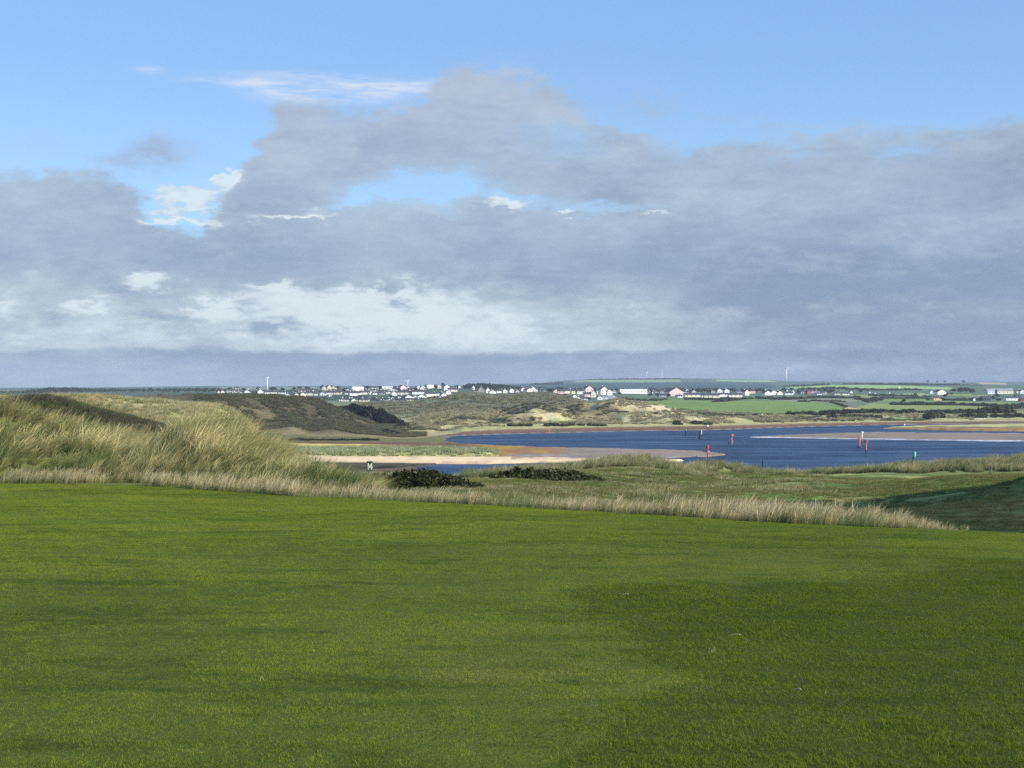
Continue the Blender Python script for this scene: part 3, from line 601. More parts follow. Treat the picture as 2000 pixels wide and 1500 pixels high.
def scatter(name, pts, rot, scl, meshes, label, cat):
    src = bpy.data.collections.new(name+'_sources')
    for i, me in enumerate(meshes): src.objects.link(bpy.data.objects.new(f'{name}_tuft', me))
    pm = bpy.data.meshes.new(name); pts = np.asarray(pts, np.float32)
    pm.vertices.add(len(pts)); pm.vertices.foreach_set('co', pts.ravel())
    a = pm.attributes.new('rot', 'FLOAT_VECTOR', 'POINT'); a.data.foreach_set('vector', np.asarray(rot, np.float32).ravel())
    scl = np.asarray(scl, np.float32)
    if scl.ndim == 1: scl = np.stack([scl]*3, -1)
    a = pm.attributes.new('scl', 'FLOAT_VECTOR', 'POINT'); a.data.foreach_set('vector', scl.ravel())
    a = pm.attributes.new('pick', 'INT', 'POINT'); a.data.foreach_set('value', np.random.randint(0, len(meshes), len(pts)).astype(np.int32))
    o = link(bpy.data.objects.new(name, pm)); tag(o, label, cat, kind='stuff')
    ng = bpy.data.node_groups.new(name, 'GeometryNodeTree')
    ng.interface.new_socket('Geometry', in_out='INPUT', socket_type='NodeSocketGeometry'); ng.interface.new_socket('Geometry', in_out='OUTPUT', socket_type='NodeSocketGeometry')
    N = ng.nodes.new; gi = N('NodeGroupInput'); go = N('NodeGroupOutput'); ip = N('GeometryNodeInstanceOnPoints'); ci = N('GeometryNodeCollectionInfo')
    ci.inputs['Collection'].default_value = src; ci.inputs['Separate Children'].default_value = True; ci.inputs['Reset Children'].default_value = True
    ip.inputs['Pick Instance'].default_value = True
    for nm, ty, sk in (('rot', 'FLOAT_VECTOR', 'Rotation'), ('scl', 'FLOAT_VECTOR', 'Scale'), ('pick', 'INT', 'Instance Index')):
        at_ = N('GeometryNodeInputNamedAttribute'); at_.data_type = ty; at_.inputs['Name'].default_value = nm
        ng.links.new(at_.outputs['Attribute'], ip.inputs[sk])
    ng.links.new(gi.outputs[0], ip.inputs['Points']); ng.links.new(ci.outputs[0], ip.inputs['Instance']); ng.links.new(ip.outputs[0], go.inputs[0])
    md = o.modifiers.new('scatter', 'NODES'); md.node_group = ng
    return o
def rotz(n, lo=-np.pi, hi=np.pi, tilt=.0):
    r = np.zeros((n, 3)); r[:, 2] = np.random.uniform(lo, hi, n); r[:, :2] = np.random.randn(n, 2)*tilt; return r
def wedge(n, p0, p1, d0, d1):
    """n random plan points between two bearings and two distances, even by area"""
    u = np.random.uniform(p0, p1, n); y = np.sqrt(np.random.uniform(d0*d0, d1*d1, n)); return (u-1000)/F*y, y

M_b1 = mat_blade('mown_blades', False); M_b2 = mat_blade('rough_blades', True)
mown = [blades('mown_tuft', 1500, .27, .0155, .0028, .55, 2, .5, 20+i, 0, 3.1, True, m=M_b1) for i in range(6)]
rough = [blades('rough_tuft', 1300, .27, .024, .0034, .75, 3, .6, 30+i, 0, 3.1, True, m=M_b2) for i in range(6)]
xs, ys = [], []
g = .44; yy = np.arange(5.6, 46, g)
for y in yy:
    w = .40*y+.6; x = np.arange(-w, w, g); xs.append(x+np.random.uniform(-.06, .06, len(x))); ys.append(np.full(len(x), y)+np.random.uniform(-.06, .06, len(x)))
xs = np.concatenate(xs); ys = np.concatenate(ys); ok = gT(xs, ys) < 2.995; xs, ys = xs[ok], ys[ok]
rg = in_rough_soft(xs, ys); zs = gz(xs, ys)
dzx = (gz(xs+.2, ys)-gz(xs-.2, ys))/.4; dzy = (gz(xs, ys+.2)-gz(xs, ys-.2))/.4
rot = np.stack([dzy, -dzx, 0*xs], -1)
def fit(mask): return np.stack([xs, ys, zs-.004], -1)[mask]
sc1 = np.ones((len(xs), 3)); grow = 1+fbm(xs/1.3, ys/1.3, 3, 95)*.9+sm(15, 35, ys)*.3; grow = grow*(.75+.5*np.random.rand(len(xs))); sc1[:, 2] = grow; sc1[:, 0] = np.where(np.random.rand(len(xs)) < .5, -1, 1)
scatter('mown_grass', fit(~rg), rot[~rg], sc1[~rg], mown, 'short mown grass covering the left and far part of the lawn', 'grass')
scatter('longer_grass', fit(rg), rot[rg], sc1[rg], rough, 'slightly longer darker grass in the right foreground of the lawn', 'grass')
# coarse dark tufts and pale bents that stand a little proud of the turf
n = 900; x, y = wedge(n, -150, 2150, 6, 30); ok = gT(x, y) < 2.98; ok &= in_rough(x, y) | (np.random.rand(n) < .25); x, y = x[ok], y[ok]
tuft = [blades('turf_tuft', 50, .05, .036, .003, .9, 3, .6, 40+i, 0, 3.1, m=M_b2) for i in range(3)]
scatter('turf_tufts', np.stack([x, y, gz(x, y)], -1), rotz(len(x)), np.random.uniform(.6, 1.25, len(x)), tuft, 'coarser grass tufts scattered through the lawn', 'grass')

WIND = 0.12                                              # the wind leans everything to the right
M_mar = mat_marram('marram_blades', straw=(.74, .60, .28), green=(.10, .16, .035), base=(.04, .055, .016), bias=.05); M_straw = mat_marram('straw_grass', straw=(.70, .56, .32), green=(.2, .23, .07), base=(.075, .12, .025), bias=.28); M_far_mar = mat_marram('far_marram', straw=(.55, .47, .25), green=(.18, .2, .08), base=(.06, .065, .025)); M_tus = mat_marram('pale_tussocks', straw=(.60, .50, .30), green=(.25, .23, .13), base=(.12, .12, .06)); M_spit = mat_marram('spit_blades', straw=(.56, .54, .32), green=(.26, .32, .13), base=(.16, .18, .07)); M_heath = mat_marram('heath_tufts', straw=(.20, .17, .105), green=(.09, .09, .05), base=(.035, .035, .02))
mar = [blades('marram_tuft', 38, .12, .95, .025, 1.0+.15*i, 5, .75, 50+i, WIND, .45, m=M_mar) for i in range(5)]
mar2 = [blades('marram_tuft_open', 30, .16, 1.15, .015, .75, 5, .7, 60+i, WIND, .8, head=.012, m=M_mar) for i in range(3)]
n = 5200; x, y = wedge(n, -420, 740, 38, 66); t = gT(x, y); p = 1000+x/y*F
ok = (t > 3.06) & (t < 4.75); x, y, t, p = x[ok], y[ok], t[ok], p[ok]
H = (.38+.45*sm(3.1, 3.5, t))*(1-.4*sm(560, 720, p))*(.55+1.2*(fbm(x/2.2, y/2.2, 3, 97)+.5)*.8)
rz = rotz(len(x), -.6, .6, .1); rz[:, 2] += fbm(x/2.2, y/2.2, 2, 98)*2.4
scatter('marram_grass', np.stack([x, y, gz(x, y)-.03], -1), rz, H, mar+mar2, 'tall windblown marram grass covering the dune bank at left', 'grass')
# pale straw fringe along the foot of the bank and out along the lawn edge
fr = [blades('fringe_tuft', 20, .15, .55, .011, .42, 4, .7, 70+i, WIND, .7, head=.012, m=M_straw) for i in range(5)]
def fringe(n, p0, p1, t0, t1):
    px = np.random.uniform(p0, p1, n); j = np.searchsorted(pxs, px)-1; t = np.random.uniform(t0, t1, n); k = t.astype(int)
    D = KD[k, j]+(KD[k+1, j]-KD[k, j])*(t-k); return (px-1000)/F*D, D, px, t
x, y, px, t = fringe(1900, 560, 1890, 3.0, 3.9)
H = np.interp(px, [560, 700, 1000, 1300, 1600, 1700, 1760, 1840, 1890], [.8, .62, .58, .72, .85, .7, .55, .38, .2])*(.35+1.4*(fbm(x/.9, y/.9, 3, 99)+.5)*.75)*np.random.uniform(.7, 1.15, len(x))
scatter('straw_fringe', np.stack([x, y, gz(x, y)-.02], -1), rotz(len(x), -.5, .5, .06), H, fr, 'fringe of pale dry grass along the far edge of the lawn', 'grass')
x, y, px, t = fringe(1000, -400, 700, 3.0, 3.12)
ok = (fbm(x/1.5, y/1.5, 3, 121) > -.05); x, y, px, t = x[ok], y[ok], px[ok], t[ok]
scatter('bank_foot_grass', np.stack([x, y, gz(x, y)-.02], -1), rotz(len(x), -.6, .6, .08), np.random.uniform(.35, .9, len(x)), fr, 'dry straw grass along the foot of the left bank', 'grass')
# ridge of marram before the water, valley rough, dunes behind the bank
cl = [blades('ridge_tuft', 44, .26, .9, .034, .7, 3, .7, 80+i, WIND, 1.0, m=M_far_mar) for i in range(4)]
n = 16000; x, y = wedge(n, 880, 2250, 100, 172); t = gT(x, y); den = fbm(x/2.5, y/3.5, 3, 101)+.5
ok = (t > 7.25) & (t < 8.5) & (den > .38+.35*(1-sm(7.4, 7.7, t))); x, y = x[ok], y[ok]
scatter('ridge_marram', np.stack([x, y, gz(x, y)-.05], -1), rotz(len(x), -.5, .5, .1), np.random.uniform(.6, 1.35, len(x)), cl, 'clumpy marram grass along the dune ridge before the water', 'grass')
n = 9000; x, y = wedge(n, 2080, 3190, 28, 80); t = gT(x, y); ok = (t > 3.2) & (gz(x, y) > 15.0) & (fbm(x/3, y/3, 3, 145) > -.15); x, y = x[ok], y[ok]
scatter('right_dune_marram', np.stack([x, y, gz(x, y)-.05], -1), rotz(len(x), -.5, .5, .1), np.random.uniform(.5, 1., len(x)), cl, 'marram grass over the high dune to the right of the valley', 'grass')
sh = [blades('valley_tuft', 50, .35, .28, .02, .6, 3, .6, 90+i, WIND, 1.4, m=M_far_mar) for i in range(3)]
n = 15000; x, y = wedge(n, 640, 2200, 42, 135); t = gT(x, y); den = fbm(x/5, y/4, 4, 103)+.5; p = 1000+x/y*F
ok = (t > 4.2) & (t < 7.5) & (den > .56+.02*(p < 1150)) & ~(p > 1600+60*(den-.5)); x, y = x[ok], y[ok]
scatter('valley_rough', np.stack([x, y, gz(x, y)-.03], -1), rotz(len(x), -1, 1, .1), np.random.uniform(.6, 1.5, len(x))*np.where(1000+x/y*F < 1230, .6, 1), sh, 'tussocky rough grass in the hollow beyond the lawn', 'grass')
M_hol = mat_marram('hollow_turf_blades', straw=(.32, .27, .11), green=(.15, .165, .05), base=(.08, .09, .03))
vt = [blades('hollow_turf_tuft', 60, .3, .10, .016, .6, 2, .6, 170+i, WIND, 1.8, m=M_hol) for i in range(3)]
n = 26000; x, y = wedge(n, 900, 2180, 44, 130); t = gT(x, y); ok = (t > 4.2) & (t < 7.4) & (fbm(x/4, y/4, 4, 133) > np.where(t < 5.55, -.5, -.12)); x, y, t = x[ok], y[ok], t[ok]
M_bro = mat_marram('shade_warmed_blades', straw=(.52, .38, .14), green=(.32, .25, .07), base=(.17, .14, .045), zone=False)  # browner copy of the hollow turf, tinted to offset the blue shade here
vb = [blades('shade_warmed_tuft', 60, .3, .09, .016, .6, 2, .6, 180+i, WIND, 1.8, m=M_bro) for i in range(3)]
br_ = (1000+x/y*F > 1560+90*np.random.randn(len(x))) & (t < 5.55)
for nm_, k_, tf, lb in (('hollow_turf', ~br_, vt, 'short rough turf over the hollow beyond the lawn'), ('shade_warmed_turf', br_, vb, 'short brownish turf, warmed in colour for the shaded bank at the right edge')):
    scatter(nm_, np.stack([x, y, gz(x, y)-.01], -1)[k_], rotz(k_.sum()), np.random.uniform(.5, 1.3, k_.sum()), tf, lb, 'grass')
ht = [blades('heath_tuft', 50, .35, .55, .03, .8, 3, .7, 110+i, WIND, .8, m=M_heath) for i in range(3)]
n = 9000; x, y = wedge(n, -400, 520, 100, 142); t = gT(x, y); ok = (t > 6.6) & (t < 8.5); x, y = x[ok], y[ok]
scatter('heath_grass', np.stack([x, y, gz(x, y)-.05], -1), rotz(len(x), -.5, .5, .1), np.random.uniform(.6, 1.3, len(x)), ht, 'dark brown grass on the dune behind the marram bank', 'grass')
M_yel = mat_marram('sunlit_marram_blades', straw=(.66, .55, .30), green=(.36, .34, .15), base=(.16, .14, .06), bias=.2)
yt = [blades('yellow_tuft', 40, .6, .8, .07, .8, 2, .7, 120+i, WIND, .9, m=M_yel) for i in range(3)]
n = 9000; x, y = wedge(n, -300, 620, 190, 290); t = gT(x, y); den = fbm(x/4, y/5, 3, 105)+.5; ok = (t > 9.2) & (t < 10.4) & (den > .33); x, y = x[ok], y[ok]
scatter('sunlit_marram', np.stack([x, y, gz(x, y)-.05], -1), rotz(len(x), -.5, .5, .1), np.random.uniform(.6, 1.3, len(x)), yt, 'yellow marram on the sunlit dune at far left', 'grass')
# tussocks on the low spit and on the far dunes
bs = [blades('spit_tussock', 36, 1.1, 1.3, .2, .7, 2, .7, 160+i, WIND, 1.4, m=M_spit) for i in range(3)]
bt = [blades('tussock', 36, 1.1, 1.3, .22, .7, 2, .7, 130+i, WIND, 1.4, m=M_tus) for i in range(3)]
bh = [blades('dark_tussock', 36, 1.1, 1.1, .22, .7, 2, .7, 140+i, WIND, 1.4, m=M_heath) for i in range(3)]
n = 3500; x, y = wedge(n, 560, 990, 400, 465); j = np.searchsorted(pxs, 1000+x/y*F)-1; i = np.searchsorted(Ds, y)-1; ok = fl_grass[i, j] > .5; x, y = x[ok], y[ok]
scatter('spit_marram', np.stack([x, y, gz(x, y)-.1], -1), rotz(len(x), -1, 1, .1), np.random.uniform(.35, .9, len(x)), bs, 'green grass on the low sand spit', 'grass')
n = 26000; x, y = wedge(n, 800, 1900, 640, 900); t = gT(x, y); den = fbm(x/14, y/22, 4, 107)+.5; p = 1000+x/y*F
dark = fbm(x/26, y/45, 4, 51)
ok = (t > 15.2) & (t < 18.9) & (den > .42) & (np.random.rand(n) < np.interp(p, [800, 1300, 1900], [1, 1, .4])); a = ok & (dark < .09); b = ok & (dark >= .09)
scatter('far_dune_marram', np.stack([x, y, gz(x, y)-.2], -1)[a], rotz(a.sum(), -1, 1, .1), np.random.uniform(.5, 1.2, a.sum()), bt, 'pale marram tussocks over the far dunes beyond the water', 'grass')
scatter('far_dune_heather', np.stack([x, y, gz(x, y)-.2], -1)[b], rotz(b.sum(), -1, 1, .1), np.random.uniform(.5, 1.2, b.sum()), bh, 'dark heather tussocks in hollows of the far dunes', 'heather')
n = 17000; x, y = wedge(n, 380, 830, 525, 760); t = gT(x, y); ok = (t > 14.6) & (t < 17.9) & (fbm(x/12, y/18, 3, 109) > -.16); x, y = x[ok], y[ok]  # dark tussocks keep up the cloud shade coloured into these dunes
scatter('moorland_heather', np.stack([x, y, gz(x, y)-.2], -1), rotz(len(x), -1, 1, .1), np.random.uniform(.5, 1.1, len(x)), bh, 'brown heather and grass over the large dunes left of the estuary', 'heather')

n = 20000; x, y = wedge(n, 690, 1150, 850, 1240); t = gT(x, y); ok = (t > 18.6) & (t < 20.7) & (fbm(x/20, y/30, 3, 131) > -.1); x, y = x[ok], y[ok]
scatter('back_dune_heather', np.stack([x, y, gz(x, y)-.3], -1), rotz(len(x), -1, 1, .1), np.random.uniform(.6, 1.3, len(x)), bh[:2]+bt[:1], 'dull heather and grass on the brown dune below the town', 'heather')

# ---------------------------------------------------------------- leafy masses
def leafmesh(name, lobes, leaf, dens, m, seed=0, flat=.0):
    """many small leaf faces through the shell of a set of ellipsoid lobes ((x,y,z),(rx,ry,rz))"""
    r = np.random.RandomState(seed); P = []
    for (c, s) in lobes:
        n = max(6, int(dens*(s[0]*s[1]+s[0]*s[2]+s[1]*s[2])))
        d = r.randn(n, 3); d /= np.linalg.norm(d, axis=1)[:, None]; d[:, 2] = np.where(d[:, 2] < -.75, -d[:, 2], d[:, 2])
        q = (.62+.42*r.rand(n)**.6)*(1+.22*np.sin(d[:, 0]*7+seed)*np.cos(d[:, 1]*6+d[:, 2]*5)); P.append(np.array(c)+d*np.array(s)*q[:, None])
    P = np.concatenate(P); n = len(P)
    a = r.randn(n, 3); a /= np.linalg.norm(a, axis=1)[:, None]; b = np.cross(a, r.randn(n, 3)); b /= np.linalg.norm(b, axis=1)[:, None]
    s = leaf*(.5+r.rand(n))[:, None]; a, b = a*s, b*s*.6
    v = np.stack([P-a, P+b, P+a, P-b], 1).reshape(-1, 3); v[:, 2] = np.maximum(v[:, 2], -.05*leaf)
    f = np.arange(4*n).reshape(-1, 4); me = npmesh(name, v, f, [m], smooth=False); fattr(me, 'tint', np.repeat(r.rand(n), 4)); return me
def mat_leaf(name, a, b, sc_=.4, c3=None):
    m, nt, p, o = mat(name); t = attrE('tint', True); n = noiseE(posE(), sc_, 4, .6)
    oi = nt.nodes.new('ShaderNodeObjectInfo')
    c = mixc(clampE(t*.6+(n-.5)*1.4+.2+(E(oi.outputs['Random'])-.5)*.4), a, b)
    if c3: c = mixc(sstep(t, .86, .9)*.8, c, c3)
    leafy(p, o, nt, c, .2); return m
M_gorse = mat_leaf('dark_scrub_leaves', (.026, .034, .013), (.078, .084, .032), 1.6, (.17, .15, .08)); M_scrub = mat_leaf('scrub_leaves', (.02, .026, .016), (.05, .054, .03), .3)
M_tree = mat_leaf('tree_leaves', (.028, .038, .02), (.06, .072, .034), .08); M_hedge = mat_leaf('hedge_leaves', (.056, .072, .04), (.098, .116, .062), .06); M_tree2 = mat_leaf('browning_tree_leaves', (.05, .045, .035), (.085, .07, .05), .08)
M_bark = plain('bark', (.09, .07, .05)); M_blade_pale = plain('pale_stalk', (.5, .44, .28))
def bush(px0, px1, D, tops, label, seed, leaf=.07, dens=520, m=M_gorse, depth=1.1, name='bush', sink=.25):
    xc = ((px0+px1)/2-1000)/F*D; z0 = float(gz(xc, D)); t = empty(name, (xc, D, z0)); lobes = []; r = random.Random(seed)
    for q in range(int((px1-px0)/11)+2):
        px = px0+(px1-px0)*(q+.5)/(int((px1-px0)/11)+2)+r.uniform(-4, 4); top = np.interp(px, [a for a, b in tops], [b for a, b in tops])
        dy = r.uniform(-depth, depth); D2 = D+dy; x = (px-1000)/F*D2; g0 = float(gz(x, D2)); zt = EYE-(top-750)*D2/F
        hh = max(.25, zt-g0)*r.uniform(.8, 1.02); rx = max((px1-px0)/F*D*r.uniform(.07, .12), 9/F*D)
        lobes.append(((x-xc, dy, g0-z0+hh*.42), (rx, rx*.9, hh*.6))); lobes.append(((x-xc+r.uniform(-.5, .5)*rx, dy-rx*.9, g0-z0+hh*.12), (rx*.9, rx*.8, hh*.42)))
    o = link(bpy.data.objects.new('foliage', leafmesh('foliage', lobes, leaf, dens, m, seed)), t)
    for (c, s) in lobes[::4]:
        v = []; f = []; b = 0; w = leaf*.35; v += [(c[0]-w, c[1]-w, c[2]-s[2]-.3), (c[0]+w, c[1]-w, c[2]-s[2]-.3), (c[0]+w, c[1]+w, c[2]-s[2]-.3), (c[0]-w, c[1]+w, c[2]-s[2]-.3), (c[0]+w*.3, c[1], c[2]+s[2]*.6)]
        f += [(b, b+1, b+4), (b+1, b+2, b+4), (b+2, b+3, b+4), (b+3, b, b+4)]
        link(bpy.data.objects.new('stem', pymesh('stem', v, f, [M_bark])), t)
    return tag(t, label, 'bush')
bush(690, 800, 69, [(690, 938), (720, 924), (760, 920), (800, 921)], 'dark green low bush right behind the tee marker sign', 3)
bush(770, 930, 71, [(770, 922), (820, 916), (860, 919), (895, 929), (930, 950)], 'widest dark scrub bush just above the straw fringe left of the pool', 4)
bush(962, 1060, 98, [(962, 932), (985, 918), (1010, 913), (1040, 914), (1060, 918)], 'dark bush overlapping the left end of the second scrub patch below the beach', 5, .1, 260)
bush(690, 775, 65.5, [(690, 948), (715, 932), (750, 934), (775, 944)], 'low dark scrub in front of the tee marker sign', 41)
bush(1040, 1175, 91, [(1040, 938), (1080, 930), (1120, 932), (1150, 938), (1175, 948)], 'dark low scrub in front of the two bushes below the beach', 42, .09, 300)
bush(1040, 1190, 100, [(1040, 918), (1080, 916), (1110, 919), (1150, 925), (1175, 934), (1190, 948)], 'dark low bush tapering right on the green slope below the ridge', 6, .1, 260)
# dark scrub running down the slope beside the brown dunes
for a, b, D, tops, lab, sd in (
    (664, 730, 770, [(664, 796), (690, 790), (710, 793), (730, 797)], 'near-black scrub at the top of the slope beside the brown dunes', 11),
    (708, 772, 762, [(708, 796), (740, 799), (772, 812)], 'near-black scrub in the middle of the slope beside the brown dunes', 12),
    (748, 800, 752, [(748, 804), (775, 816), (800, 836)], 'near-black scrub at the foot of the slope beside the brown dunes', 13),
    (782, 806, 700, [(782, 830), (795, 829), (806, 836)], 'brownish bush left of the round tree at the head of the bay', 14),
    (742, 762, 590, [(742, 853), (752, 846), (762, 852)], 'small dark bush at the end of the dune slope by the marsh', 15),
    (762, 776, 592, [(762, 852), (769, 847), (776, 853)], 'smaller dark bush beside the one at the dune slope end', 16)):
    bush(a, b, D, tops, lab, sd, .8, 26, M_scrub, 6, name='scrub_bush')
for a, b, D, top, lab, sd in ((800, 826, 690, 828, 'round dark tree-like bush at the head of the bay', 17), (829, 848, 690, 834, 'low dark bush next to the round one at the head of the bay', 18), (850, 866, 690, 838, 'small bush right of two others at the head of the bay', 19)):
    bush(a, b, D, [(a, top+6), ((a+b)/2, top), (b, top+6)], lab, sd, .7, 26, M_scrub, 3, name='scrub_bush')
for k, (a, b, D, top) in enumerate(((560, 612, 520, 858), (628, 684, 522, 858), (692, 730, 524, 860))):
    bush(a, b, D, [(a, top+5), ((a+b)/2, top), (b, top+5)], ('dark marsh scrub patch directly right of the marram bank', 'middle dark scrub patch at the foot of the brown dunes', 'small dark scrub patch at the right foot of the brown dunes')[k], 30+k, .4, 40, M_scrub, 3, name='scrub_patch')

# ---------------------------------------------------------------- houses
WALLC = {'white': (.86, .85, .82), 'cream': (.80, .76, .60), 'pink': (.78, .58, .55), 'grey': (.38, .38, .37), 'yellow': (.82, .78, .42), 'orange': (.75, .50, .28), 'red brick': (.32, .13, .09), 'navy': (.03, .05, .11), 'pale blue': (.55, .62, .68), 'pale green': (.66, .74, .52), 'beige': (.62, .58, .46)}
MW = {k: plain('render_'+k.replace(' ', '_'), v, .85, .2, .05, .4) for k, v in WALLC.items()}
MR = {'slate': plain('slate_roof', (.055, .06, .07), .7, .3, .25, .5), 'brown': plain('tile_roof', (.10, .07, .055), .8, .2, .25, .5), 'grey': plain('sheet_roof', (.3, .32, .34), .6, .3, .1, .3)}
M_pane = plain('window_glass', (.03, .035, .045), .15, .6, .2, .5)
def box(v, f, x0, x1, y0, y1, z0, z1):
    b = len(v); v += [(x0, y0, z0), (x1, y0, z0), (x1, y1, z0), (x0, y1, z0), (x0, y0, z1), (x1, y0, z1), (x1, y1, z1), (x0, y1, z1)]
    f += [(b, b+3, b+2, b+1), (b+4, b+5, b+6, b+7), (b, b+1, b+5, b+4), (b+1, b+2, b+6, b+5), (b+2, b+3, b+7, b+6), (b+3, b, b+4, b+7)]
def gabled(v, f, rv, rf, w, d, e, h, ov=.35):
    """walls of width w, depth d with the gable facing -y, eaves e, ridge h"""
    b = len(v); x, y = w/2, d/2
    v += [(-x, -y, -3), (x, -y, -3), (x, y, -3), (-x, y, -3), (-x, -y, e), (x, -y, e), (x, y, e), (-x, y, e), (0, -y, h), (0, y, h)]
    f += [(b, b+1, b+5, b+8, b+4), (b+2, b+3, b+7, b+9, b+6), (b+1, b+2, b+6, b+5), (b+3, b, b+4, b+7)]
    s = (h-e)/x
    for sg in (-1, 1):
        c = len(rv); X = sg*(x+ov); ze = e-s*ov
        rv += [(X, -y-ov, ze+.04), (X, y+ov, ze+.04), (0, y+ov, h+.04), (0, -y-ov, h+.04), (X, -y-ov, ze+.24), (X, y+ov, ze+.24), (0, y+ov, h+.26), (0, -y-ov, h+.26)]
        rf += [(c, c+1, c+2, c+3), (c+4, c+7, c+6, c+5), (c, c+4, c+5, c+1), (c+3, c+2, c+6, c+7), (c, c+3, c+7, c+4), (c+1, c+5, c+6, c+2)]
win_cache = {}
def win_mesh(w, h):
    k = (round(w, 1), round(h, 1))
    if k not in win_cache:
        v, f = [], []; box(v, f, -k[0]/2, k[0]/2, -.06, .1, 0, k[1]); win_cache[k] = pymesh('window', v, f, [M_pane])
    return win_cache[k]
CLUST = [(560, 'under the leftmost turbine'), (672, 'west of the dark slope scrub'), (765, 'above the dark slope scrub'), (850, 'below the second turbine'), (905, 'left of the wooded knoll'), (1072, 'above the brown dune'), (1166, 'at the coloured terrace'), (1345, 'by the long white hotel'), (1475, 'right of the dormered pink building'), (1720, 'at the right end of town'), (2100, 'on the far right farmland')]
houses = []
def H_(px, base, w, h, kind='l', col='white', roof='slate', deep=None):
    if w < 30: w *= 1.25
    h *= 1.12
    houses.append([px, base, w, h, kind, col, roof, deep])
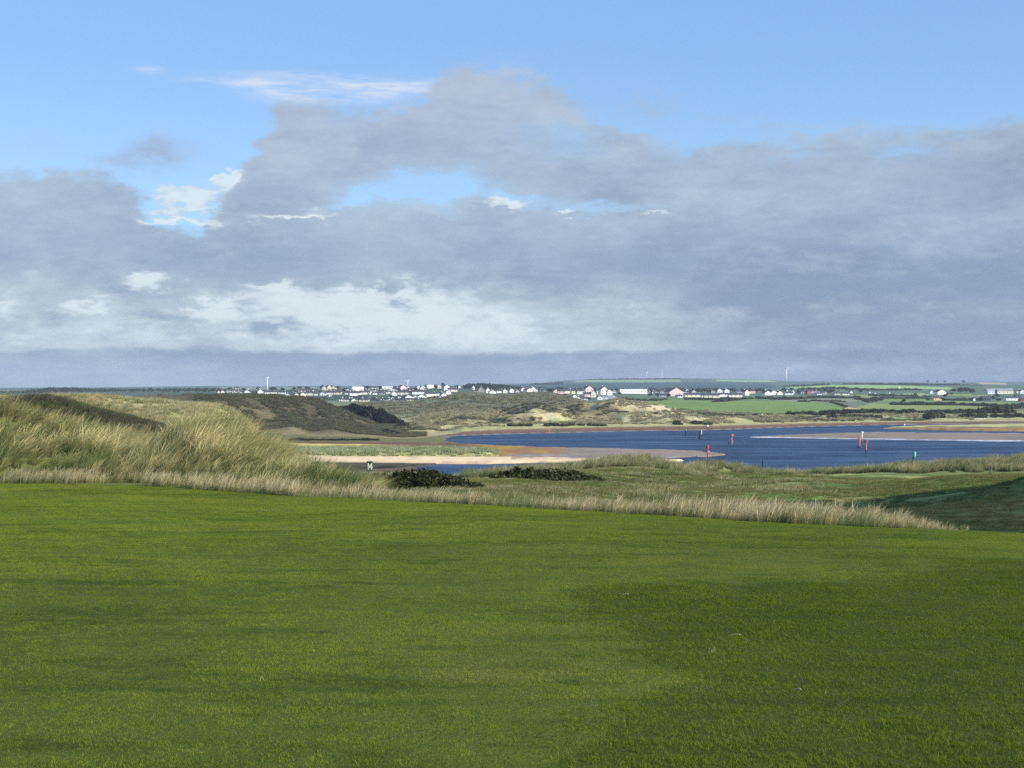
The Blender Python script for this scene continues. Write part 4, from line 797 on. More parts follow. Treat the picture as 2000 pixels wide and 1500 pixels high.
for a in [(427, 769, 4, 5, 'g', 'cream'), (434, 770, 6, 7, 'g', 'cream'), (443, 773, 10, 6, 'g', 'cream'), (455, 768, 22, 7, 'l'), (461, 766, 7, 7, 'g'), (470, 771, 8, 5, 'g'), (484, 772, 10, 10, 'g'), (496, 773, 15, 7, 'l'), (508, 773, 9, 11, 'g'), (514, 776, 9, 5, 'l'), (527, 771, 20, 7, 'l'), (536, 775, 17, 5, 'l'), (548, 775, 7, 4, 'l'), (552, 769, 10, 5, 'l'), (562, 778, 8, 9, 'g'), (569, 776, 7, 9, 'l'), (578, 776, 8, 8, 'g'), (557, 782, 8, 6, 'g'), (574, 782, 8, 5, 'g'), (590, 775, 9, 8, 'g', 'cream'), (606, 773, 13, 7, 'l', 'cream'), (617, 772, 6, 5, 'l'), (600, 765, 28, 5, 'l'), (545, 783, 10, 4, 'l'), (533, 781, 6, 4, 'l'),
          (633, 764, 7, 9, 'g', 'beige'), (642, 763, 7, 10, 'g', 'beige'), (652, 764, 8, 10, 'g', 'beige'), (631, 772, 9, 6, 'g'), (646, 771, 18, 5, 'l'), (645, 774, 5, 4, 'g'), (660, 770, 12, 6, 'l', 'cream'), (680, 763, 14, 5, 'l'), (697, 763, 20, 7, 'f'), (727, 761, 20, 6, 'l'), (729, 765, 9, 4, 'l'), (755, 761, 20, 6, 'f'), (763, 764, 10, 6, 'g'), (773, 763, 7, 5, 'l'), (785, 762, 9, 9, 'g', 'pink'), (796, 761, 7, 6, 'g', 'pink'), (804, 763, 10, 5, 'l', 'grey'), (816, 759, 6, 6, 'g'), (826, 761, 10, 7, 'g'), (841, 759, 12, 7, 'f'), (857, 759, 7, 7, 'g', 'cream'), (871, 764, 10, 11, 'g'), (878, 761, 4, 6, 'l'), (884, 765, 14, 7, 'l', 'cream'),
          (680, 771, 10, 5, 'l'), (692, 772, 17, 7, 'l'), (712, 771, 15, 6, 'l', 'cream'), (724, 770, 6, 5, 'g'), (733, 771, 10, 5, 'l'), (746, 771, 9, 5, 'l', 'grey'), (758, 769, 8, 4, 'l'), (769, 772, 8, 7, 'g'), (790, 771, 21, 6, 'l', 'cream'), (819, 771, 24, 7, 'l'), (840, 775, 17, 8, 'l', 'cream'), (856, 772, 14, 6, 'l', 'cream'), (865, 776, 8, 8, 'g'), (874, 771, 8, 7, 'g'),
          (665, 784, 9, 6, 'l', 'cream'), (678, 785, 10, 6, 'l', 'cream'), (689, 785, 9, 6, 'g', 'pale green'), (703, 785, 12, 6, 'l', 'cream'), (716, 784, 9, 6, 'l', 'cream'), (736, 779, 5, 4, 'g', 'yellow'), (743, 782, 9, 4, 'l'), (755, 782, 10, 4, 'l'), (764, 781, 5, 5, 'g'), (773, 785, 12, 5, 'l'), (788, 785, 11, 5, 'l'), (801, 784, 10, 6, 'l', 'cream'), (795, 779, 11, 7, 'g'), (811, 779, 9, 6, 'g'), (822, 779, 13, 8, 'g'), (828, 783, 10, 5, 'l'), (812, 784, 6, 4, 'l'), (858, 780, 8, 6, 'g'), (781, 776, 7, 4, 'l'),
          (896, 760, 4, 7, 'g'), (923, 761, 4, 7, 'g'), (908, 758, 5, 5, 'l'), (931, 769, 11, 6, 'l', 'beige'), (940, 770, 9, 14, 'g', 'grey'), (953, 768, 7, 10, 'g'), (961, 771, 10, 8, 'g'), (975, 768, 11, 6, 'l', 'cream'), (986, 767, 7, 7, 'g', 'cream'), (998, 767, 7, 7, 'g'), (1010, 768, 6, 6, 'g', 'pink'), (1020, 764, 7, 7, 'g', 'pink'), (1031, 765, 10, 6, 'g'), (1040, 763, 9, 7, 'g'), (1046, 765, 6, 5, 'g'), (1055, 763, 4, 6, 'g'), (1062, 766, 6, 5, 'l', 'grey'),
          (1084, 768, 10, 7, 'g', 'beige'), (1096, 769, 12, 8, 'l', 'pink'), (1109, 769, 11, 8, 'l', 'cream'), (1121, 770, 11, 9, 'l', 'yellow'), (1133, 770, 12, 9, 'l', 'cream'), (1108, 781, 5, 5, 'g'), (1121, 777, 6, 5, 'g'), (1130, 782, 10, 7, 'g'), (1141, 782, 9, 6, 'l'), (1148, 769, 13, 14, 'g', 'pink'), (1148, 776, 13, 9, 'l', 'pink'), (1159, 776, 8, 12, 'g', 'cream'),
          (1170, 770, 8, 10, 'l'), (1178, 771, 12, 15, 'g', 'cream'), (1190, 772, 8, 11, 'g'), (1199, 767, 7, 6, 'g'), (1171, 781, 8, 7, 'g'), (1187, 780, 25, 5, 'l', 'pale blue', 'grey'), (1236, 769, 54, 8, 'f'), (1266, 768, 5, 7, 'g', 'grey'), (1274, 768, 5, 6, 'g'), (1283, 768, 9, 6, 'l', 'grey'), (1294, 769, 10, 7, 'l', 'grey'), (1305, 761, 10, 6, 'g'), (1316, 774, 23, 15, 'g', 'pink'), (1293, 775, 11, 6, 'l', 'grey'), (1326, 776, 8, 5, 'l'), (1337, 769, 14, 6, 'l', 'pink'), (1352, 770, 8, 8, 'g', 'grey'), (1340, 767, 5, 7, 'g'),
          (1353, 776, 34, 7, 'l', 'cream'), (1387, 777, 28, 8, 'l', 'cream'), (1391, 768, 6, 5, 'g', 'grey'), (1405, 767, 8, 7, 'g'), (1418, 768, 8, 7, 'g'), (1413, 774, 24, 6, 'l'), (1435, 776, 21, 7, 'l', 'cream'), (1442, 768, 7, 6, 'l', 'pink'), (1456, 772, 8, 10, 'g', 'cream'), (1466, 768, 13, 7, 'l', 'pink'),
          (1497, 772, 11, 8, 'g'), (1510, 771, 9, 8, 'g'), (1521, 771, 9, 7, 'g', 'cream'), (1540, 771, 13, 6, 'l'), (1536, 768, 4, 7, 'g'), (1547, 769, 4, 6, 'g'), (1568, 769, 9, 5, 'l', 'grey'), (1577, 770, 6, 7, 'g', 'red brick'), (1588, 767, 15, 5, 'l', 'grey', 'brown'), (1597, 771, 9, 4, 'l', 'pale blue'), (1609, 770, 7, 7, 'g', 'grey'), (1636, 771, 12, 5, 'l', 'beige', 'brown'), (1650, 771, 11, 4, 'l'), (1661, 768, 4, 4, 'g'), (1698, 768, 6, 4, 'l'),
          (1706, 769, 4, 3, 'l'), (1819, 769, 6, 6, 'g'), (1835, 770, 14, 9, 'g'), (1829, 782, 13, 7, 'l', 'orange', 'brown'), (1935, 770, 18, 9, 'l', 'pale blue', 'grey'), (1962, 770, 25, 9, 'l', 'cream', 'grey'), (1986, 767, 9, 6, 'l', 'beige'), (1996, 769, 8, 7, 'g'), (1900, 782, 4, 5, 'g'), (1924, 783, 14, 8, 'l', 'navy', 'slate'), (1976, 782, 25, 7, 'l'), (1997, 784, 10, 5, 'l', 'red brick', 'brown')]: H_(*a)
ORD = ['', 'first', 'second', 'third', 'fourth', 'fifth', 'sixth', 'seventh', 'eighth', 'ninth', 'tenth', 'eleventh', 'twelfth', 'thirteenth', 'fourteenth', 'fifteenth', 'sixteenth']
def tier(b): return 'top' if b < 766.5 else ('middle' if b < 774.5 else 'front')
def cl_of(px): return next(n for c, n in CLUST if px < c)
cnt = {}
for r_ in sorted(houses, key=lambda q: q[0]):
    key = (cl_of(r_[0]), tier(r_[1]), r_[5], r_[4]); cnt.setdefault(key, []).append(r_)
def hname(kind, w, h): return {'g': 'gabled house', 'l': 'long house' if w > 1.9*h else 'house', 'f': 'flat roofed block'}[kind]
rr = random.Random(5)
def build_house(r_):
    px, base, w, h, kind, col, roof, deep = r_
    key = (cl_of(px), tier(base), col, kind); lst = cnt[key]; i = lst.index(r_)+1
    lab = f"{col} {hname(kind, w, h)}, " + (f"{ORD[i]} such from the left, " if len(lst) > 1 else '') + f"{tier(base)} row {key[0]}"
    x, D, z = at(px, base, 1330, 2600)
    W, Hh = w*D/F, h*D/F
    t = empty('flat_block' if kind == 'f' else 'house', (x, D, z), rr.uniform(.0, .5)); v, f, rv, rf = [], [], [], []
    if kind == 'g':
        dp = max(7, W*1.2); e = Hh*(.62 if Hh > W*.7 else .5); gabled(v, f, rv, rf, W, dp, e, Hh); yf = -dp/2; nw = min(2, max(1, int(W/4))); fl = max(1, int(e/3)); eh = e; chim = (0, dp*.3, Hh)
    elif kind == 'l':
        dp = 7.5; e = Hh*.6; v2, f2, rv2, rf2 = [], [], [], []; gabled(v2, f2, rv2, rf2, dp, W, e, Hh)
        v = [(b, -a, c) for a, b, c in v2]; f = f2; rv = [(b, -a, c) for a, b, c in rv2]; rf = rf2
        yf = -dp/2; nw = min(5, max(2, int(W/4.5))); fl = max(1, int(e/3)); eh = e; chim = (W*.38, 0, Hh)
    else:
        dp = 10; box(v, f, -W/2, W/2, -5, 5, -3, Hh); box(rv, rf, -W/2-.2, W/2+.2, -5.2, 5.2, Hh+.003, Hh+.35); yf = -5; nw = max(3, int(W/4.5)); fl = max(1, int(Hh/3.4)); eh = Hh; chim = None
    link(bpy.data.objects.new('wall', pymesh('wall', v, f, [MW[col]])), t)
    rf_ = link(bpy.data.objects.new('roof', pymesh('roof', rv, rf, [MR[roof] if kind != 'f' else MR['grey']])), t)
    if chim and W > 4:
        v, f = [], []; cx, cy, cz = chim; box(v, f, cx-.45, cx+.45, cy-.45, cy+.45, cz-.6, cz+1.1); link(bpy.data.objects.new('chimney', pymesh('chimney', v, f, [MW[col if rr.random() < .6 else 'grey']])), rf_)
    for q in range(fl):
        for k in range(min(nw, 9)):
            ww = min(.9, W/nw*.3); hz = (q+.38)*eh/fl
            if hz+1.1 > eh: hz = eh-1.25
            o = link(bpy.data.objects.new('window', win_mesh(ww, 1.15)), t); o.location = (-W/2+W*(k+.5)/min(nw, 9), yf, hz)
    tag(t, lab, 'house' if kind != 'f' else 'building', 'houses of the town across the water')
for r_ in sorted(houses, key=lambda q: q[0]): build_house(r_)

# ---------------------------------------------------------------- trees, hedges, woods
def tree_proto(seed, m, wide=1.):
    r = random.Random(seed); lobes = []
    for k in range(9):
        a = r.uniform(0, 6.28); q = r.uniform(0, .3); zz = r.uniform(.42, .82); s = r.uniform(.16, .26)*wide
        lobes.append(((math.cos(a)*q*wide, math.sin(a)*q*wide, zz), (s, s, s*.85)))
    lobes.append(((0, 0, .6), (.3*wide, .3*wide, .3)))
    cr = leafmesh('crown', lobes, .055, 700, m, seed)
    v, f = [], []
    for lvl, (zz, rr_) in enumerate(((-.15, .05), (.3, .032), (.7, .012))):
        for k in range(6): a = k*math.pi/3; v.append((math.cos(a)*rr_, math.sin(a)*rr_, zz))
    for lvl in range(2):
        for k in range(6): f.append((lvl*6+k, lvl*6+(k+1) % 6, lvl*6+6+(k+1) % 6, lvl*6+6+k))
    for k in range(4):                        # limbs
        a = r.uniform(0, 6.28); b = len(v); v += [(.02, 0, .3+k*.08), (-.02, 0, .3+k*.08), (0, .02, .33+k*.08), (math.cos(a)*.26, math.sin(a)*.26, .55+k*.07)]
        f += [(b, b+1, b+3), (b+1, b+2, b+3), (b+2, b, b+3)]
    return cr, pymesh('trunk', v, f, [M_bark])
PROT = [tree_proto(200+i, M_tree, 1.1) for i in range(4)]+[tree_proto(210+i, M_tree2, 1.1) for i in range(2)]
tl = {}
def tree(px, base, w, h, k, lab, d0=1300, d1=2900, grp='trees in and around the town'):
    x, D, z = at(px, base, d0, d1); t = empty('tree', (x, D, z), rnd.uniform(0, 6)); cr, tr = PROT[k % 6]
    sx, sz = w*D/F/.85, h*D/F/1.0; t.scale = (sx, sx, sz)
    link(bpy.data.objects.new('crown', cr), t); link(bpy.data.objects.new('trunk', tr), t)
    tag(t, lab, 'tree', grp)
trs = [(400, 768, 9, 9), (414, 767, 9, 8), (448, 764, 10, 8), (462, 763, 10, 8), (476, 764, 9, 7), (505, 762, 9, 7), (530, 765, 10, 9), (537, 764, 8, 8), (552, 764, 9, 7), (575, 763, 9, 7), (585, 762, 10, 8), (600, 761, 12, 7), (612, 764, 8, 6), (629, 763, 8, 11), (638, 760, 7, 8), (648, 761, 8, 9), (660, 762, 9, 9), (672, 767, 8, 8), (712, 760, 9, 8), (718, 763, 9, 10), (743, 762, 7, 9), (770, 762, 7, 8), (778, 766, 7, 8), (812, 765, 7, 9), (832, 758, 7, 8), (851, 762, 8, 12), (865, 757, 7, 11), (892, 760, 8, 8), (702, 776, 8, 6), (730, 782, 8, 5), (765, 778, 7, 6), (785, 781, 7, 5), (848, 779, 8, 6), (504, 779, 9, 6), (520, 782, 9, 6), (489, 777, 9, 6), (560, 788, 9, 6), (590, 785, 10, 6),
       (934, 761, 9, 9), (968, 764, 8, 7), (1075, 767, 8, 8), (1092, 777, 9, 7), (1103, 775, 9, 6), (1150, 781, 9, 6), (1210, 771, 7, 6), (1270, 775, 9, 6), (1284, 776, 9, 8), (1306, 777, 9, 8), (1364, 767, 9, 9), (1376, 766, 9, 8), (1384, 768, 8, 7), (1401, 763, 9, 7), (1430, 766, 8, 8), (1447, 764, 8, 6), (1476, 767, 10, 9), (1486, 767, 12, 10), (1492, 770, 8, 8), (1503, 767, 8, 8), (1530, 765, 9, 8), (1545, 763, 9, 6), (1560, 770, 8, 8), (1612, 770, 14, 12), (1622, 770, 12, 10), (1628, 767, 8, 7), (1600, 765, 9, 6), (1680, 768, 9, 6), (1532, 779, 9, 6), (1507, 779, 9, 5),
       (1764, 787, 8, 7), (1767, 785, 7, 6), (1788, 773, 8, 6), (1845, 776, 9, 7), (1859, 773, 6, 6), (1851, 773, 6, 5), (1812, 783, 8, 6), (1840, 783, 7, 7), (1875, 768, 14, 12), (1888, 769, 14, 13), (1900, 770, 12, 11), (1863, 767, 12, 9), (1926, 766, 10, 7), (1944, 770, 8, 8), (1975, 764, 9, 6), (1940, 782, 9, 9), (1950, 785, 12, 8), (1965, 780, 12, 6), (1985, 778, 12, 8), (1948, 777, 14, 7), (1812, 747.5, 5, 5), (1830, 747.5, 4, 4), (1846, 748, 6, 5), (1882, 748, 7, 6)]
byc = {}
for q in sorted(trs): byc.setdefault((cl_of(q[0]), tier(q[1])), []).append(q)
for q in sorted(trs):
    lst = byc[(cl_of(q[0]), tier(q[1]))]; i = lst.index(q)+1
    br = 1860 < q[0] < 1905 and q[1] > 760
    lab = ('browning' if br else 'dark')+f" {'round' if q[2] > q[3] else 'upright'} tree, " + (f"{ORD[i]} from the left, " if len(lst) > 1 else '') + f"{tier(q[1])} row {cl_of(q[0])}"
    tree(*q, (4+i % 2) if br else i, lab, 1300 if q[1] > 750 else 2500, 2950 if q[1] > 750 else 6200)
def hedge(pts, h, lab, d0=700, d1=2600, name='hedgerow', m=None, seed=1, wide=1.0):
    """bushy line along sight points; h in metres"""
    P = []; r = random.Random(seed)
    for (a, b), (c, d_) in zip(pts[:-1], pts[1:]):
        n = max(2, int(abs(c-a)/3.2))
        for k in range(n):
            px = a+(c-a)*k/n; py = b+(d_-b)*k/n; P.append(at(px, py, d0, d1))
    o = P[len(P)//2]; lobes = []
    for (x, D, z) in P:
        s = .72*h*r.uniform(.5, 1.05); lobes.append(((x-o[0]+r.uniform(-.5, .5)*h*.5, D-o[1], z-o[2]+s*.45), (h*.75*wide, h*.7, s*.62)))
    me = leafmesh(name, lobes, h*.2, 22/h/h*6, m or M_hedge, seed)
    ob = link(bpy.data.objects.new(name, me)); ob.location = o; return tag(ob, lab, 'hedge')
hs = [([(1040, 752), (1100, 750)], 7, 'dark hedge on the far slope above the wooded knoll', 2900, 4200), ([(1130, 745.5), (1330, 742)], 6, 'long hedge along the top of the far hill', 5000, 6100),
      ([(1340, 781), (1400, 781.5), (1470, 780)], 3, 'hedge below the cream terraces', 1300, 1800), ([(1395, 785), (1420, 784), (1445, 781.5)], 3.5, 'dark hedge rising to the terrace end', 1100, 1800), ([(1200, 781), (1260, 783), (1290, 782)], 2.5, 'hedge under the long white hotel', 1250, 1800),
      ([(1215, 781), (1236, 785)], 4, 'thick bushes below the pale blue shed', 1150, 1600), ([(1300, 780.5), (1275, 784)], 2.5, 'short dark hedge in the green field', 1150, 1600), ([(1480, 779), (1540, 781), (1600, 777), (1680, 778)], 3.5, 'dark hedge under the right end of town', 1400, 2000),
      ([(1560, 785), (1600, 784), (1650, 786)], 2.5, 'broken hedge across the brown field', 1250, 1700), ([(1625, 787), (1640, 792), (1655, 797)], 2.5, 'hedge running down the green field', 950, 1500), ([(1675, 780), (1700, 786), (1720, 782), (1700, 779)], 4, 'bushy hedge corner left of the green fields', 1250, 1800),
      ([(1700, 773), (1760, 774), (1830, 778)], 3.5, 'long dark hedge below the white farmhouse', 1600, 2100), ([(1720, 778), (1800, 779), (1850, 782)], 3, 'second dark hedge above the orange house', 1450, 1900),
      ([(1742, 791), (1800, 791), (1870, 792)], 4, 'thick hedge between two green fields at right', 1150, 1500), ([(1870, 792), (1930, 793), (1965, 796)], 3.5, 'hedge continuing right of the thick one', 1100, 1500), ([(1845, 782), (1900, 783), (1915, 783)], 4, 'dark hedge right of the orange house', 1400, 1800),
      ([(1560, 762), (1640, 760), (1720, 764), (1800, 762)], 5, 'hedge along the foot of the pale hill field', 1900, 2700), ([(1530, 757), (1580, 754), (1620, 752)], 5, 'dark hedge climbing the pale hill field', 2200, 3600), ([(1650, 751), (1760, 752), (1860, 754), (1920, 757)], 6, 'hedge along the skyline of the pale hill field', 2600, 4200),
      ([(1604, 811), (1640, 808), (1720, 807), (1790, 808)], 3.2, 'dark scrub belt below the green field, left part', 820, 960), ([(1795, 808), (1860, 807), (1900, 806), (1925, 808)], 3.0, 'dark scrub belt below the green field, right part', 820, 960), ([(1620, 815), (1700, 816), (1720, 815)], 2, 'lower scrub line near the far shore', 780, 900),
      ([(1815, 819), (1830, 816), (1836, 819)], 4.5, 'big dark bush standing out near the far shore', 780, 900), ([(1880, 815), (1925, 816)], 3, 'dark bushes left of the bare sand patch at right', 780, 900), ([(1940, 815), (2000, 815), (2060, 815)], 2.6, 'dark bush line on the far shore at the right edge', 780, 900), ([(1925, 806), (1950, 812), (1975, 806)], 5, 'dark thicket at the corner of the right field', 900, 1200), ([(1960, 800), (2000, 797), (2060, 796)], 5, 'dark thicket at the right edge', 950, 1300),
      ([(985, 832), (1060, 833)], 1.6, 'thin dark scrub line at the foot of the left far dunes', 650, 720), ([(1065, 832), (1140, 832)], 1.6, 'thin dark scrub line at the foot of the middle far dunes', 650, 720), ([(1152, 832), (1185, 832)], 1.6, 'short dark scrub line right of the longer ones', 650, 720), ([(1320, 829), (1330, 829)], 2.2, 'small round bush above the far beach', 680, 760), ([(1357, 829), (1372, 829)], 2.2, 'two joined bushes above the far beach', 680, 760), ([(1380, 830), (1392, 829)], 1.8, 'bush beside the white hut on the far beach', 690, 760),
      ([(1540, 811), (1580, 809), (1600, 812)], 2.4, 'dark bushes at the lower edge of the green field', 830, 950), ([(1395, 814), (1450, 812), (1480, 812)], 1.6, 'low hedge at the foot of the big green field', 830, 930)]
for k, (p, h_, lab, a, b) in enumerate(hs): hedge(p, h_, lab, a, b, seed=300+k)
# woods that read as one mass
def wood(name, lab, p0, p1, tops, d0, d1, hgt, n, seed, leaf=1.2):
    r = random.Random(seed); lobes = []; xc = ((p0+p1)/2-1000)/F*(d0+d1)/2
    for k in range(n):
        px = p0+(p1-p0)*(k+r.random())/n; D = r.uniform(d0, d1); x = (px-1000)/F*D; g0 = float(gz(x, D)); top = np.interp(px, [a for a, b in tops], [b for a, b in tops])
        zt = EYE-(top-750)*D/F; hh = min(max(3, zt-g0), hgt)*r.uniform(.75, 1.03); s = hh*r.uniform(.45, .7)
        lobes.append(((x-xc, D-(d0+d1)/2, g0+hh*.55), (s, s, hh*.5)))
    o = link(bpy.data.objects.new(name, leafmesh(name, lobes, leaf, .9, M_tree, seed))); o.location = (xc, (d0+d1)/2, 0); tag(o, lab, 'woodland', kind='stuff')
wood('left_woodland', 'dark wood along the skyline behind the left dunes', -200, 450, [(-200, 760), (40, 764), (95, 757), (130, 756.5), (180, 759), (300, 759), (400, 758), (450, 759)], 2300, 2700, 14, 330, 401)
wood('knoll_wood', 'dark wood on the knoll above the middle of town', 905, 1020, [(900, 757), (915, 749.5), (950, 749), (975, 751), (1000, 753), (1020, 756)], 2250, 2500, 16, 90, 402)
wood('town_trees', 'dark tree mass behind the coloured terrace and white houses', 1050, 1480, [(1050, 757), (1100, 757), (1200, 758), (1300, 758.5), (1400, 758), (1480, 759)], 2150, 2300, 12, 240, 403, .9)
wood('left_town_scrub', 'dark gardens and trees below the western houses', 430, 640, [(430, 776), (500, 777), (560, 783), (640, 784)], 1330, 1500, 6, 130, 404, .7)
wood('upper_town_trees', 'dark garden trees between the rows of the town', 430, 900, [(430, 766), (500, 765), (620, 763), (700, 762), (800, 760), (900, 759)], 1950, 2150, 8, 300, 405, .8)
wood('lower_town_hedges', 'dark garden hedges between the lower rows of the town', 640, 900, [(640, 778), (700, 777), (800, 777), (900, 774)], 1500, 1750, 5, 170, 406, .7)

# ---------------------------------------------------------------- wind turbines
M_turb = plain('white_turbine_paint', (.85, .86, .87), .5, .3, .02)
def ring_tube(v, f, p0, p1, r0, r1, n=10, cap=True):
    p0, p1 = Vector(p0), Vector(p1); d = (p1-p0).normalized(); a = d.orthogonal().normalized(); b = d.cross(a); s = len(v)
    for p, r in ((p0, r0), (p1, r1)):
        for k in range(n): t = 2*math.pi*k/n; v.append(tuple(p+(a*math.cos(t)+b*math.sin(t))*r))
    for k in range(n): f.append((s+k, s+(k+1) % n, s+n+(k+1) % n, s+n+k))
    if cap: f.append(tuple(s+k for k in range(n))[::-1]); f.append(tuple(s+n+k for k in range(n)))
def turbine(px, base, hub, D, bl, rad, ang, yaw, lab):
    x = (px-1000)/F*D; z0 = min(EYE-(base-750)*D/F, float(gz(x, D))); zh = EYE-(hub-750)*D/F-z0
    t = empty('wind_turbine', (x, D, z0), yaw); v, f = [], []; ring_tube(v, f, (0, 0, -2), (0, 0, zh), rad*1.3, rad*.75, 14)
    link(bpy.data.objects.new('tower', pymesh('tower', v, f, [M_turb], True)), t)
    v, f = [], []; ring_tube(v, f, (0, -rad*2.6, zh+rad*.6), (0, rad*3, zh+rad*.6), rad*.75, rad*.9, 10); ring_tube(v, f, (0, -rad*3.6, zh+rad*.6), (0, -rad*2.6, zh+rad*.6), rad*.35, rad*.75, 10)
    link(bpy.data.objects.new('nacelle', pymesh('nacelle', v, f, [M_turb])), t)
    for k in range(3):
        a = R(ang+120*k); v, f = [], []; secs = [(0, .25), (.12, .55), (.3, .5), (.65, .32), (1, .08)]
        for s, c in secs:
            q = bl*s; cx, cz = math.sin(a)*q, zh+rad*.6+math.cos(a)*q; w = rad*1.5*c+.0
            tx, tz = math.cos(a)*w, -math.sin(a)*w; th = rad*.22*c+.02
            b = len(v); v += [(cx-tx, -rad*3.1-th, cz-tz), (cx+tx, -rad*3.1, cz+tz), (cx-tx, -rad*3.1+th, cz-tz)]
            if b: f += [(b-3, b-2, b+1, b), (b-2, b-1, b+2, b+1), (b-1, b-3, b, b+2)]
        link(bpy.data.objects.new('blade', pymesh('blade', v, f, [M_turb])), t)
    tag(t, lab, 'wind turbine', 'wind turbines on the horizon')
turbine(522, 757, 737.5, 2700, 5.5, .85, -35, -.9, 'thick white wind turbine at left, standing clear above the town')
turbine(796, 756, 745, 2700, 5.0, .42, -70, .3, 'small white wind turbine above the middle of town, only its head showing')
turbine(1263, 742, 727, 5900, 9, .9, 5, 1.2, 'left of two thin pale turbines on the far hill')
turbine(1293, 742, 723, 5900, 8, .8, 0, 1.3, 'right of two thin pale turbines on the far hill')
turbine(1536, 745, 718, 5850, 13, 1.7, -12, 1.25, 'tallest white wind turbine, alone on the right of the far hill')

# ---------------------------------------------------------------- channel markers, posts, sign
MK = {'red': plain('red_marker_paint', (.55, .06, .05), .5, .3, .1), 'pink': plain('faded_red_paint', (.62, .15, .15), .5, .3, .1), 'orange': plain('orange_red_paint', (.66, .15, .09), .5, .3, .1), 'green': plain('green_marker_paint', (.10, .34, .20), .5, .3, .1), 'white': plain('white_marker_paint', (.8, .84, .82), .5, .3, .1), 'dark': plain('wet_dark_timber', (.018, .02, .025), .6, .3, .3, 2), 'blue': plain('pale_blue_paint', (.45, .62, .66), .5, .3, .1), 'grey': plain('weathered_grey', (.25, .25, .23))}
def marker(px, base, h, pr, parts, lab, lean=0.):
    """parts: (name, material, z0, z1, r0, r1, dx) in fractions of the total height; radii in metres"""
    D = EYE*F/(base-750); x = (px-1000)/F*D; hh = h*D/F; t = empty('channel_marker', (x, D, 0)); t.rotation_euler = (0, lean, 0)
    for nm, m_, a, b, r0, r1, dx in parts:
        r0 *= .8; r1 *= .8
        v, f = [], []; ring_tube(v, f, (dx, 0, a*hh-(1.2 if a == 0 else 0)), (dx, 0, b*hh), r0, r1, 12); link(bpy.data.objects.new(nm, pymesh(nm, v, f, [MK[m_]])), t)
    tag(t, lab, 'channel marker', 'channel markers in the estuary')
marker(1339, 851, 13, .2, [('pile', 'dark', 0, .75, .32, .3, 0), ('topmark', 'green', .76, 1, .5, .25, .15)], 'thin dark marker with pale green top, left of the wider dark one')
marker(1367, 857, 17, .2, [('pile', 'dark', 0, .28, .75, .5, 0), ('mast', 'dark', .28, .9, .42, .22, -.05), ('daymark', 'blue', .5, 1, .3, .32, .5), ('brace', 'dark', .3, .5, .3, .2, .35)], 'dark tapering marker with a pale blue board at its right side')
marker(1382, 893, 24, .2, [('pile', 'red', .0, .38, .22, .26, 0), ('collar', 'pink', .36, .52, .42, .42, .0), ('mast', 'red', .52, .66, .2, .2, 0), ('topmark', 'red', .66, .98, .44, .44, 0), ('lantern', 'white', .46, .52, .15, .15, .45)], 'nearest red marker with a can top, beside the dark stones')
marker(1429, 868, 20, .2, [('pile', 'grey', 0, .35, .24, .24, 0), ('mast', 'pink', .35, .82, .3, .28, 0), ('topmark', 'pink', .83, 1, .75, .75, 0), ('brace', 'grey', .2, .4, .3, .1, .3)], 'faded red marker with a wide flat top')
marker(1424, 869, 7, .2, [('pile', 'dark', 0, .8, .3, .24, 0), ('cap', 'dark', .8, 1, .33, .2, 0)], 'short dark post just left of the faded red marker')
marker(1678, 875, 23, .2, [('pile', 'dark', 0, .18, .6, .5, -.15), ('mast', 'orange', .18, .66, .36, .42, .1), ('topmark', 'orange', .66, 1, .55, .3, .1)], 'orange-red marker with a dark round base, leftmost of the right pair')
marker(1683.5, 861, 18, .2, [('pile', 'green', 0, .5, .2, .2, 0), ('mast', 'white', .3, .8, .26, .26, -.02), ('topmark', 'white', .8, 1, .62, .62, 0)], 'thin green and white marker standing behind the orange-red one')
marker(1691, 886, 26, .2, [('pile', 'dark', 0, .26, .32, .2, 0), ('mast', 'pink', .26, .78, .28, .26, .05), ('topmark', 'pink', .78, 1, .35, .72, 0)], 'pinkish red marker flaring at the top, right of the orange one', .03)
marker(1785, 908, 28, .2, [('pile', 'dark', 0, .55, .28, .24, -.18), ('daymark', 'green', .5, .95, .34, .3, .12), ('lantern', 'white', .62, .9, .2, .2, .3)], 'green and white marker with a dark pile at the right, nearest the ridge')
marker(1766, 834, 6, .2, [('pile', 'dark', 0, .5, .4, .3, 0), ('topmark', 'white', .5, 1, .5, .4, .1)], 'tiny white topped marker by the far spit')
marker(1072, 846, 9, .2, [('pile', 'orange', 0, .55, .22, .22, 0), ('topmark', 'orange', .56, .8, .5, .5, 0), ('cap', 'pink', .8, 1, .25, .1, 0)], 'small orange marker on the far shore below the dunes')
# white huts on the far shore
for px, py, w, lab in ((1382, 832.5, 3.2, 'tiny white hut on the far beach beside dark bushes'), (1488, 811, 3.2, 'tiny white hut at the foot of the big green field'), (1507, 818, 2.2, 'smallest white hut on the far links'), (1756, 758, 3, 'tiny white hut on the pale hill field'), (1737, 768, 2.4, 'narrow white hut left of the white farmhouse')):
    x, D, z = at(px, py, 640 if py > 800 else 1500, 950 if py > 800 else 3000); W = w*D/F; t = empty('hut', (x, D, z), .3); v, f, rv, rf = [], [], [], []; gabled(v, f, rv, rf, W, W, W*.6, W*.9, .1)
    link(bpy.data.objects.new('wall', pymesh('wall', v, f, [MW['white']])), t); link(bpy.data.objects.new('roof', pymesh('roof', rv, rf, [MR['grey']])), t); tag(t, lab, 'hut')
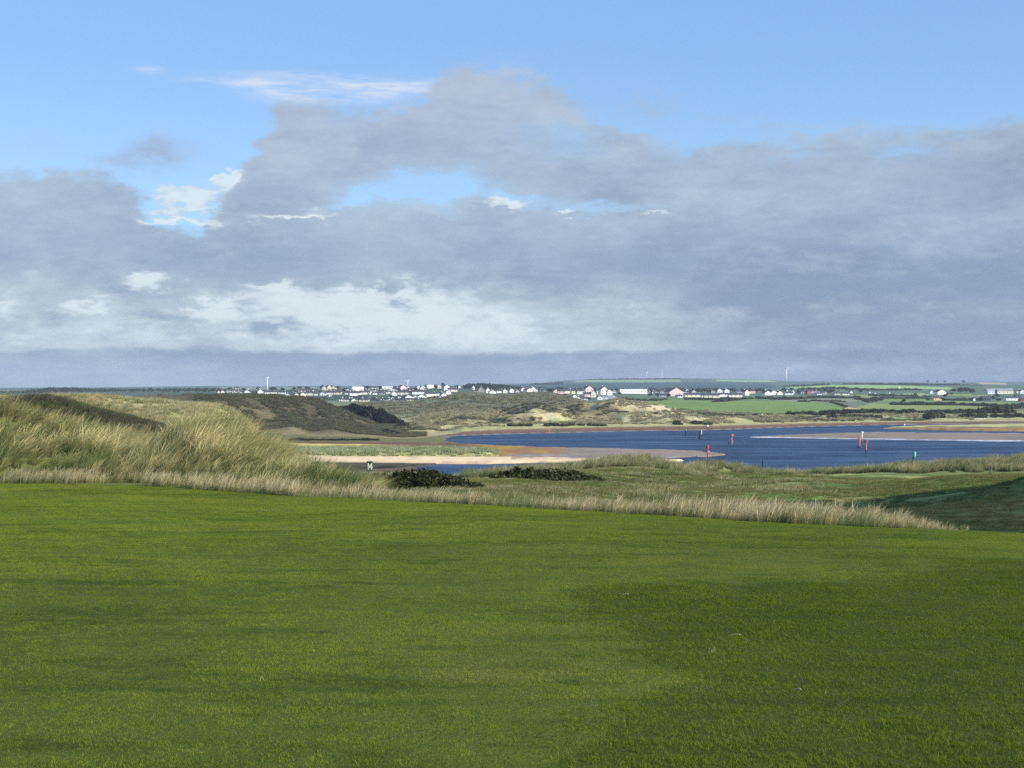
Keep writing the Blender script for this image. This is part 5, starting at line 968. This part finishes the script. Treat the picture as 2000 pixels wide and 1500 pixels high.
# thin posts in the ridge grass
for px, top, base, lab in ((1489.5, 897, 920, 'thin dark post in the ridge grass, middle of the view'), (1788, 903, 925, 'thin dark post in the ridge grass below the green marker')):
    D = 152; x = (px-1000)/F*D; zt = EYE-(top-750)*D/F; z0 = float(gz(x, D)); t = empty('post', (x, D, z0)); v, f = [], []; ring_tube(v, f, (0, 0, -.4), (.02, 0, zt-z0-.12), .055, .05, 8); link(bpy.data.objects.new('shaft', pymesh('shaft', v, f, [MK['dark']])), t)
    v, f = [], []; ring_tube(v, f, (.02, 0, zt-z0-.12), (.02, 0, zt-z0), .075, .03, 8); link(bpy.data.objects.new('cap', pymesh('cap', v, f, [MK['dark']])), t); tag(t, lab, 'post')
# hole sign: dark green board with a pale 14
D = 66.; x = (722-1000)/F*D; z0 = float(gz(x, D)); px_m = D/F; sg = empty('hole_sign', (x, D, z0), .05)
M_sgreen = plain('sign_green', (.012, .05, .03), .5, .3, .1, 5); M_spale = plain('sign_pale', (.62, .62, .42), .6, .2, .08, 5)
zt = EYE-(901-750)*D/F-z0; zb = EYE-(920-750)*D/F-z0
v, f = [], []; box(v, f, -5.6*px_m, 5.6*px_m, -.02, .02, zb, zt); link(bpy.data.objects.new('board', pymesh('board', v, f, [M_sgreen])), sg)
v, f = [], []; box(v, f, -5.0*px_m, 4.2*px_m, -.05, .05, zt+.003, zt+4.0*px_m); box(v, f, -4.6*px_m, 3.8*px_m, -.03, .03, zt+4.*px_m+.002, zt+5.4*px_m); link(bpy.data.objects.new('top_cap', pymesh('top_cap', v, f, [plain('sign_cap', (.66, .62, .46), .7, .2, .1, 5)])), sg)
for xx in (-3.8, 3.8):
    v, f = [], []; box(v, f, xx*px_m-.02, xx*px_m+.02, -.015, .015, -.3, zb-.002); link(bpy.data.objects.new('post', pymesh('post', v, f, [MK['grey']])), sg)
for ch, xx in (('1', -2.7), ('4', 1.7)):
    tc = bpy.data.curves.new('numeral', 'FONT'); tc.body = ch; tc.size = 19*px_m*1.02; tc.extrude = .004; tc.align_x = 'CENTER'; tc.offset = .004
    to = bpy.data.objects.new('numeral', tc); dg = bpy.context.evaluated_depsgraph_get(); sc.collection.objects.link(to); bpy.context.view_layer.update()
    me = bpy.data.meshes.new_from_object(to.evaluated_get(bpy.context.evaluated_depsgraph_get())); bpy.data.objects.remove(to); me.materials.clear(); me.materials.append(M_spale)
    o = link(bpy.data.objects.new('numeral', me), sg); o.location = (xx*px_m, -.026, zb+2.2*px_m); o.rotation_euler = (R(90), 0, 0)
tag(sg, 'small dark green sign board showing a pale 14 behind the dark bush', 'sign')

# ---------------------------------------------------------------- stones, weed lines, litter
M_rock = plain('wet_black_rock', (.03, .03, .035), .5, .4, .3, 2)
def rocks(name, p0, p1, y0, y1, n, s, lab, seed):
    r = random.Random(seed); v, f = [], []
    for k in range(n):
        px = r.uniform(p0, p1); q = (px-p0)/(p1-p0); yb = y0+(y1-y0)*q+r.gauss(0, .45); D = EYE*F/(yb-750); x = (px-1000)/F*D; z = max(float(gz(x, D)), -.15); rr_ = s*r.uniform(.4, 1.2)
        b = len(v); m_ = 7
        for zz, sc_ in ((-.3, 1), (.25, .9), (.55, .4)):
            for j in range(m_): a = j/m_*6.283; w = sc_*rr_*r.uniform(.75, 1.2); v.append((x+math.cos(a)*w*1.6, D+math.sin(a)*w, z+zz*rr_))
        for l_ in range(2):
            for j in range(m_): f.append((b+l_*m_+j, b+l_*m_+(j+1) % m_, b+(l_+1)*m_+(j+1) % m_, b+(l_+1)*m_+j))
        f.append(tuple(b+2*m_+j for j in range(m_)))
    tag(link(bpy.data.objects.new(name, pymesh(name, v, f, [M_rock]))), lab, 'rocks', kind='stuff')
rocks('channel_stones', 1042, 1192, 871.5, 874, 120, .35, 'broken line of black stones along the near edge of the channel', 1)
rocks('spit_stones', 1375, 1480, 884, 885, 60, .45, 'dark stones at the tip of the sand flat by the red marker', 2)
rocks('bar_stones', 1780, 1830, 862, 863, 16, .4, 'dark stones at the edge of the far sand bar', 3)
rocks('right_stones', 1930, 2060, 864, 866, 50, .4, 'dark weed line at the right edge of the water', 4)
rocks('shallow_stones', 1240, 1390, 876, 878, 9, .45, 'few dark stones in the shallows', 5)
# clippings and leaves on the lawn
for px, py, w, rz, lab in ((1437, 1253, 20, -.3, 'pale fallen straw stalk on the lawn, upper one of two on the right'), (1558, 1363, 16, -.6, 'pale fallen straw stalk on the lawn, lower one of two on the right'), (1222, 1171, 12, -.25, 'short pale straw stalk lying on the centre right of the lawn')):
    x, y = plan(px, py); z = float(gz(x, y)); t = empty('straw_stalk', (x, y, z+.045), rz); v, f = [], []; Lg = w*y/F; ring_tube(v, f, (-Lg/2, 0, 0), (Lg*.1, 0, .012), .0022, .002, 6); ring_tube(v, f, (Lg*.1, 0, .012), (Lg/2, 0, .002), .002, .0012, 6)
    link(bpy.data.objects.new('stem', pymesh('stem', v, f, [M_blade_pale])), t); v, f = [], []; ring_tube(v, f, (Lg*.28, 0, .011), (Lg*.5, 0, .003), .004, .0015, 6); link(bpy.data.objects.new('seed_head', pymesh('seed_head', v, f, [M_blade_pale])), t); tag(t, lab, 'straw stalk')
bent = [blades('pale_bent', 5, .03, .07, .0025, .5, 3, .6, 150+i, 0, 3., m=M_blade_pale) for i in range(2)]
bp = np.array([plan(*p) for p in ((1390, 1275), (1620, 1358), (1635, 1380), (1495, 1308), (1560, 1420), (513, 1330), (1860, 1450))])
scatter('pale_bents', np.stack([bp[:, 0], bp[:, 1], gz(bp[:, 0], bp[:, 1])], -1), rotz(len(bp)), np.random.uniform(.6, 1., len(bp)), bent, 'few pale dead bents sticking up from the lawn', 'grass')

# ---------------------------------------------------------------- haze
HZ = 7.5e-5
v, f = [], []; box(v, f, -7500, 7500, -90, 9300, -4, 125)
m = bpy.data.materials.new('haze'); m.use_nodes = True; nt = m.node_tree; nt.nodes.clear(); o_ = nt.nodes.new('ShaderNodeOutputMaterial'); pv = nt.nodes.new('ShaderNodeVolumePrincipled')
pv.inputs['Color'].default_value = (.74, .82, .96, 1); pv.inputs['Density'].default_value = HZ; pv.inputs['Anisotropy'].default_value = 0.
nt.links.new(pv.outputs[0], o_.inputs['Volume'])
tag(link(bpy.data.objects.new('haze', pymesh('haze', v, f, [m]))), kind='stuff')
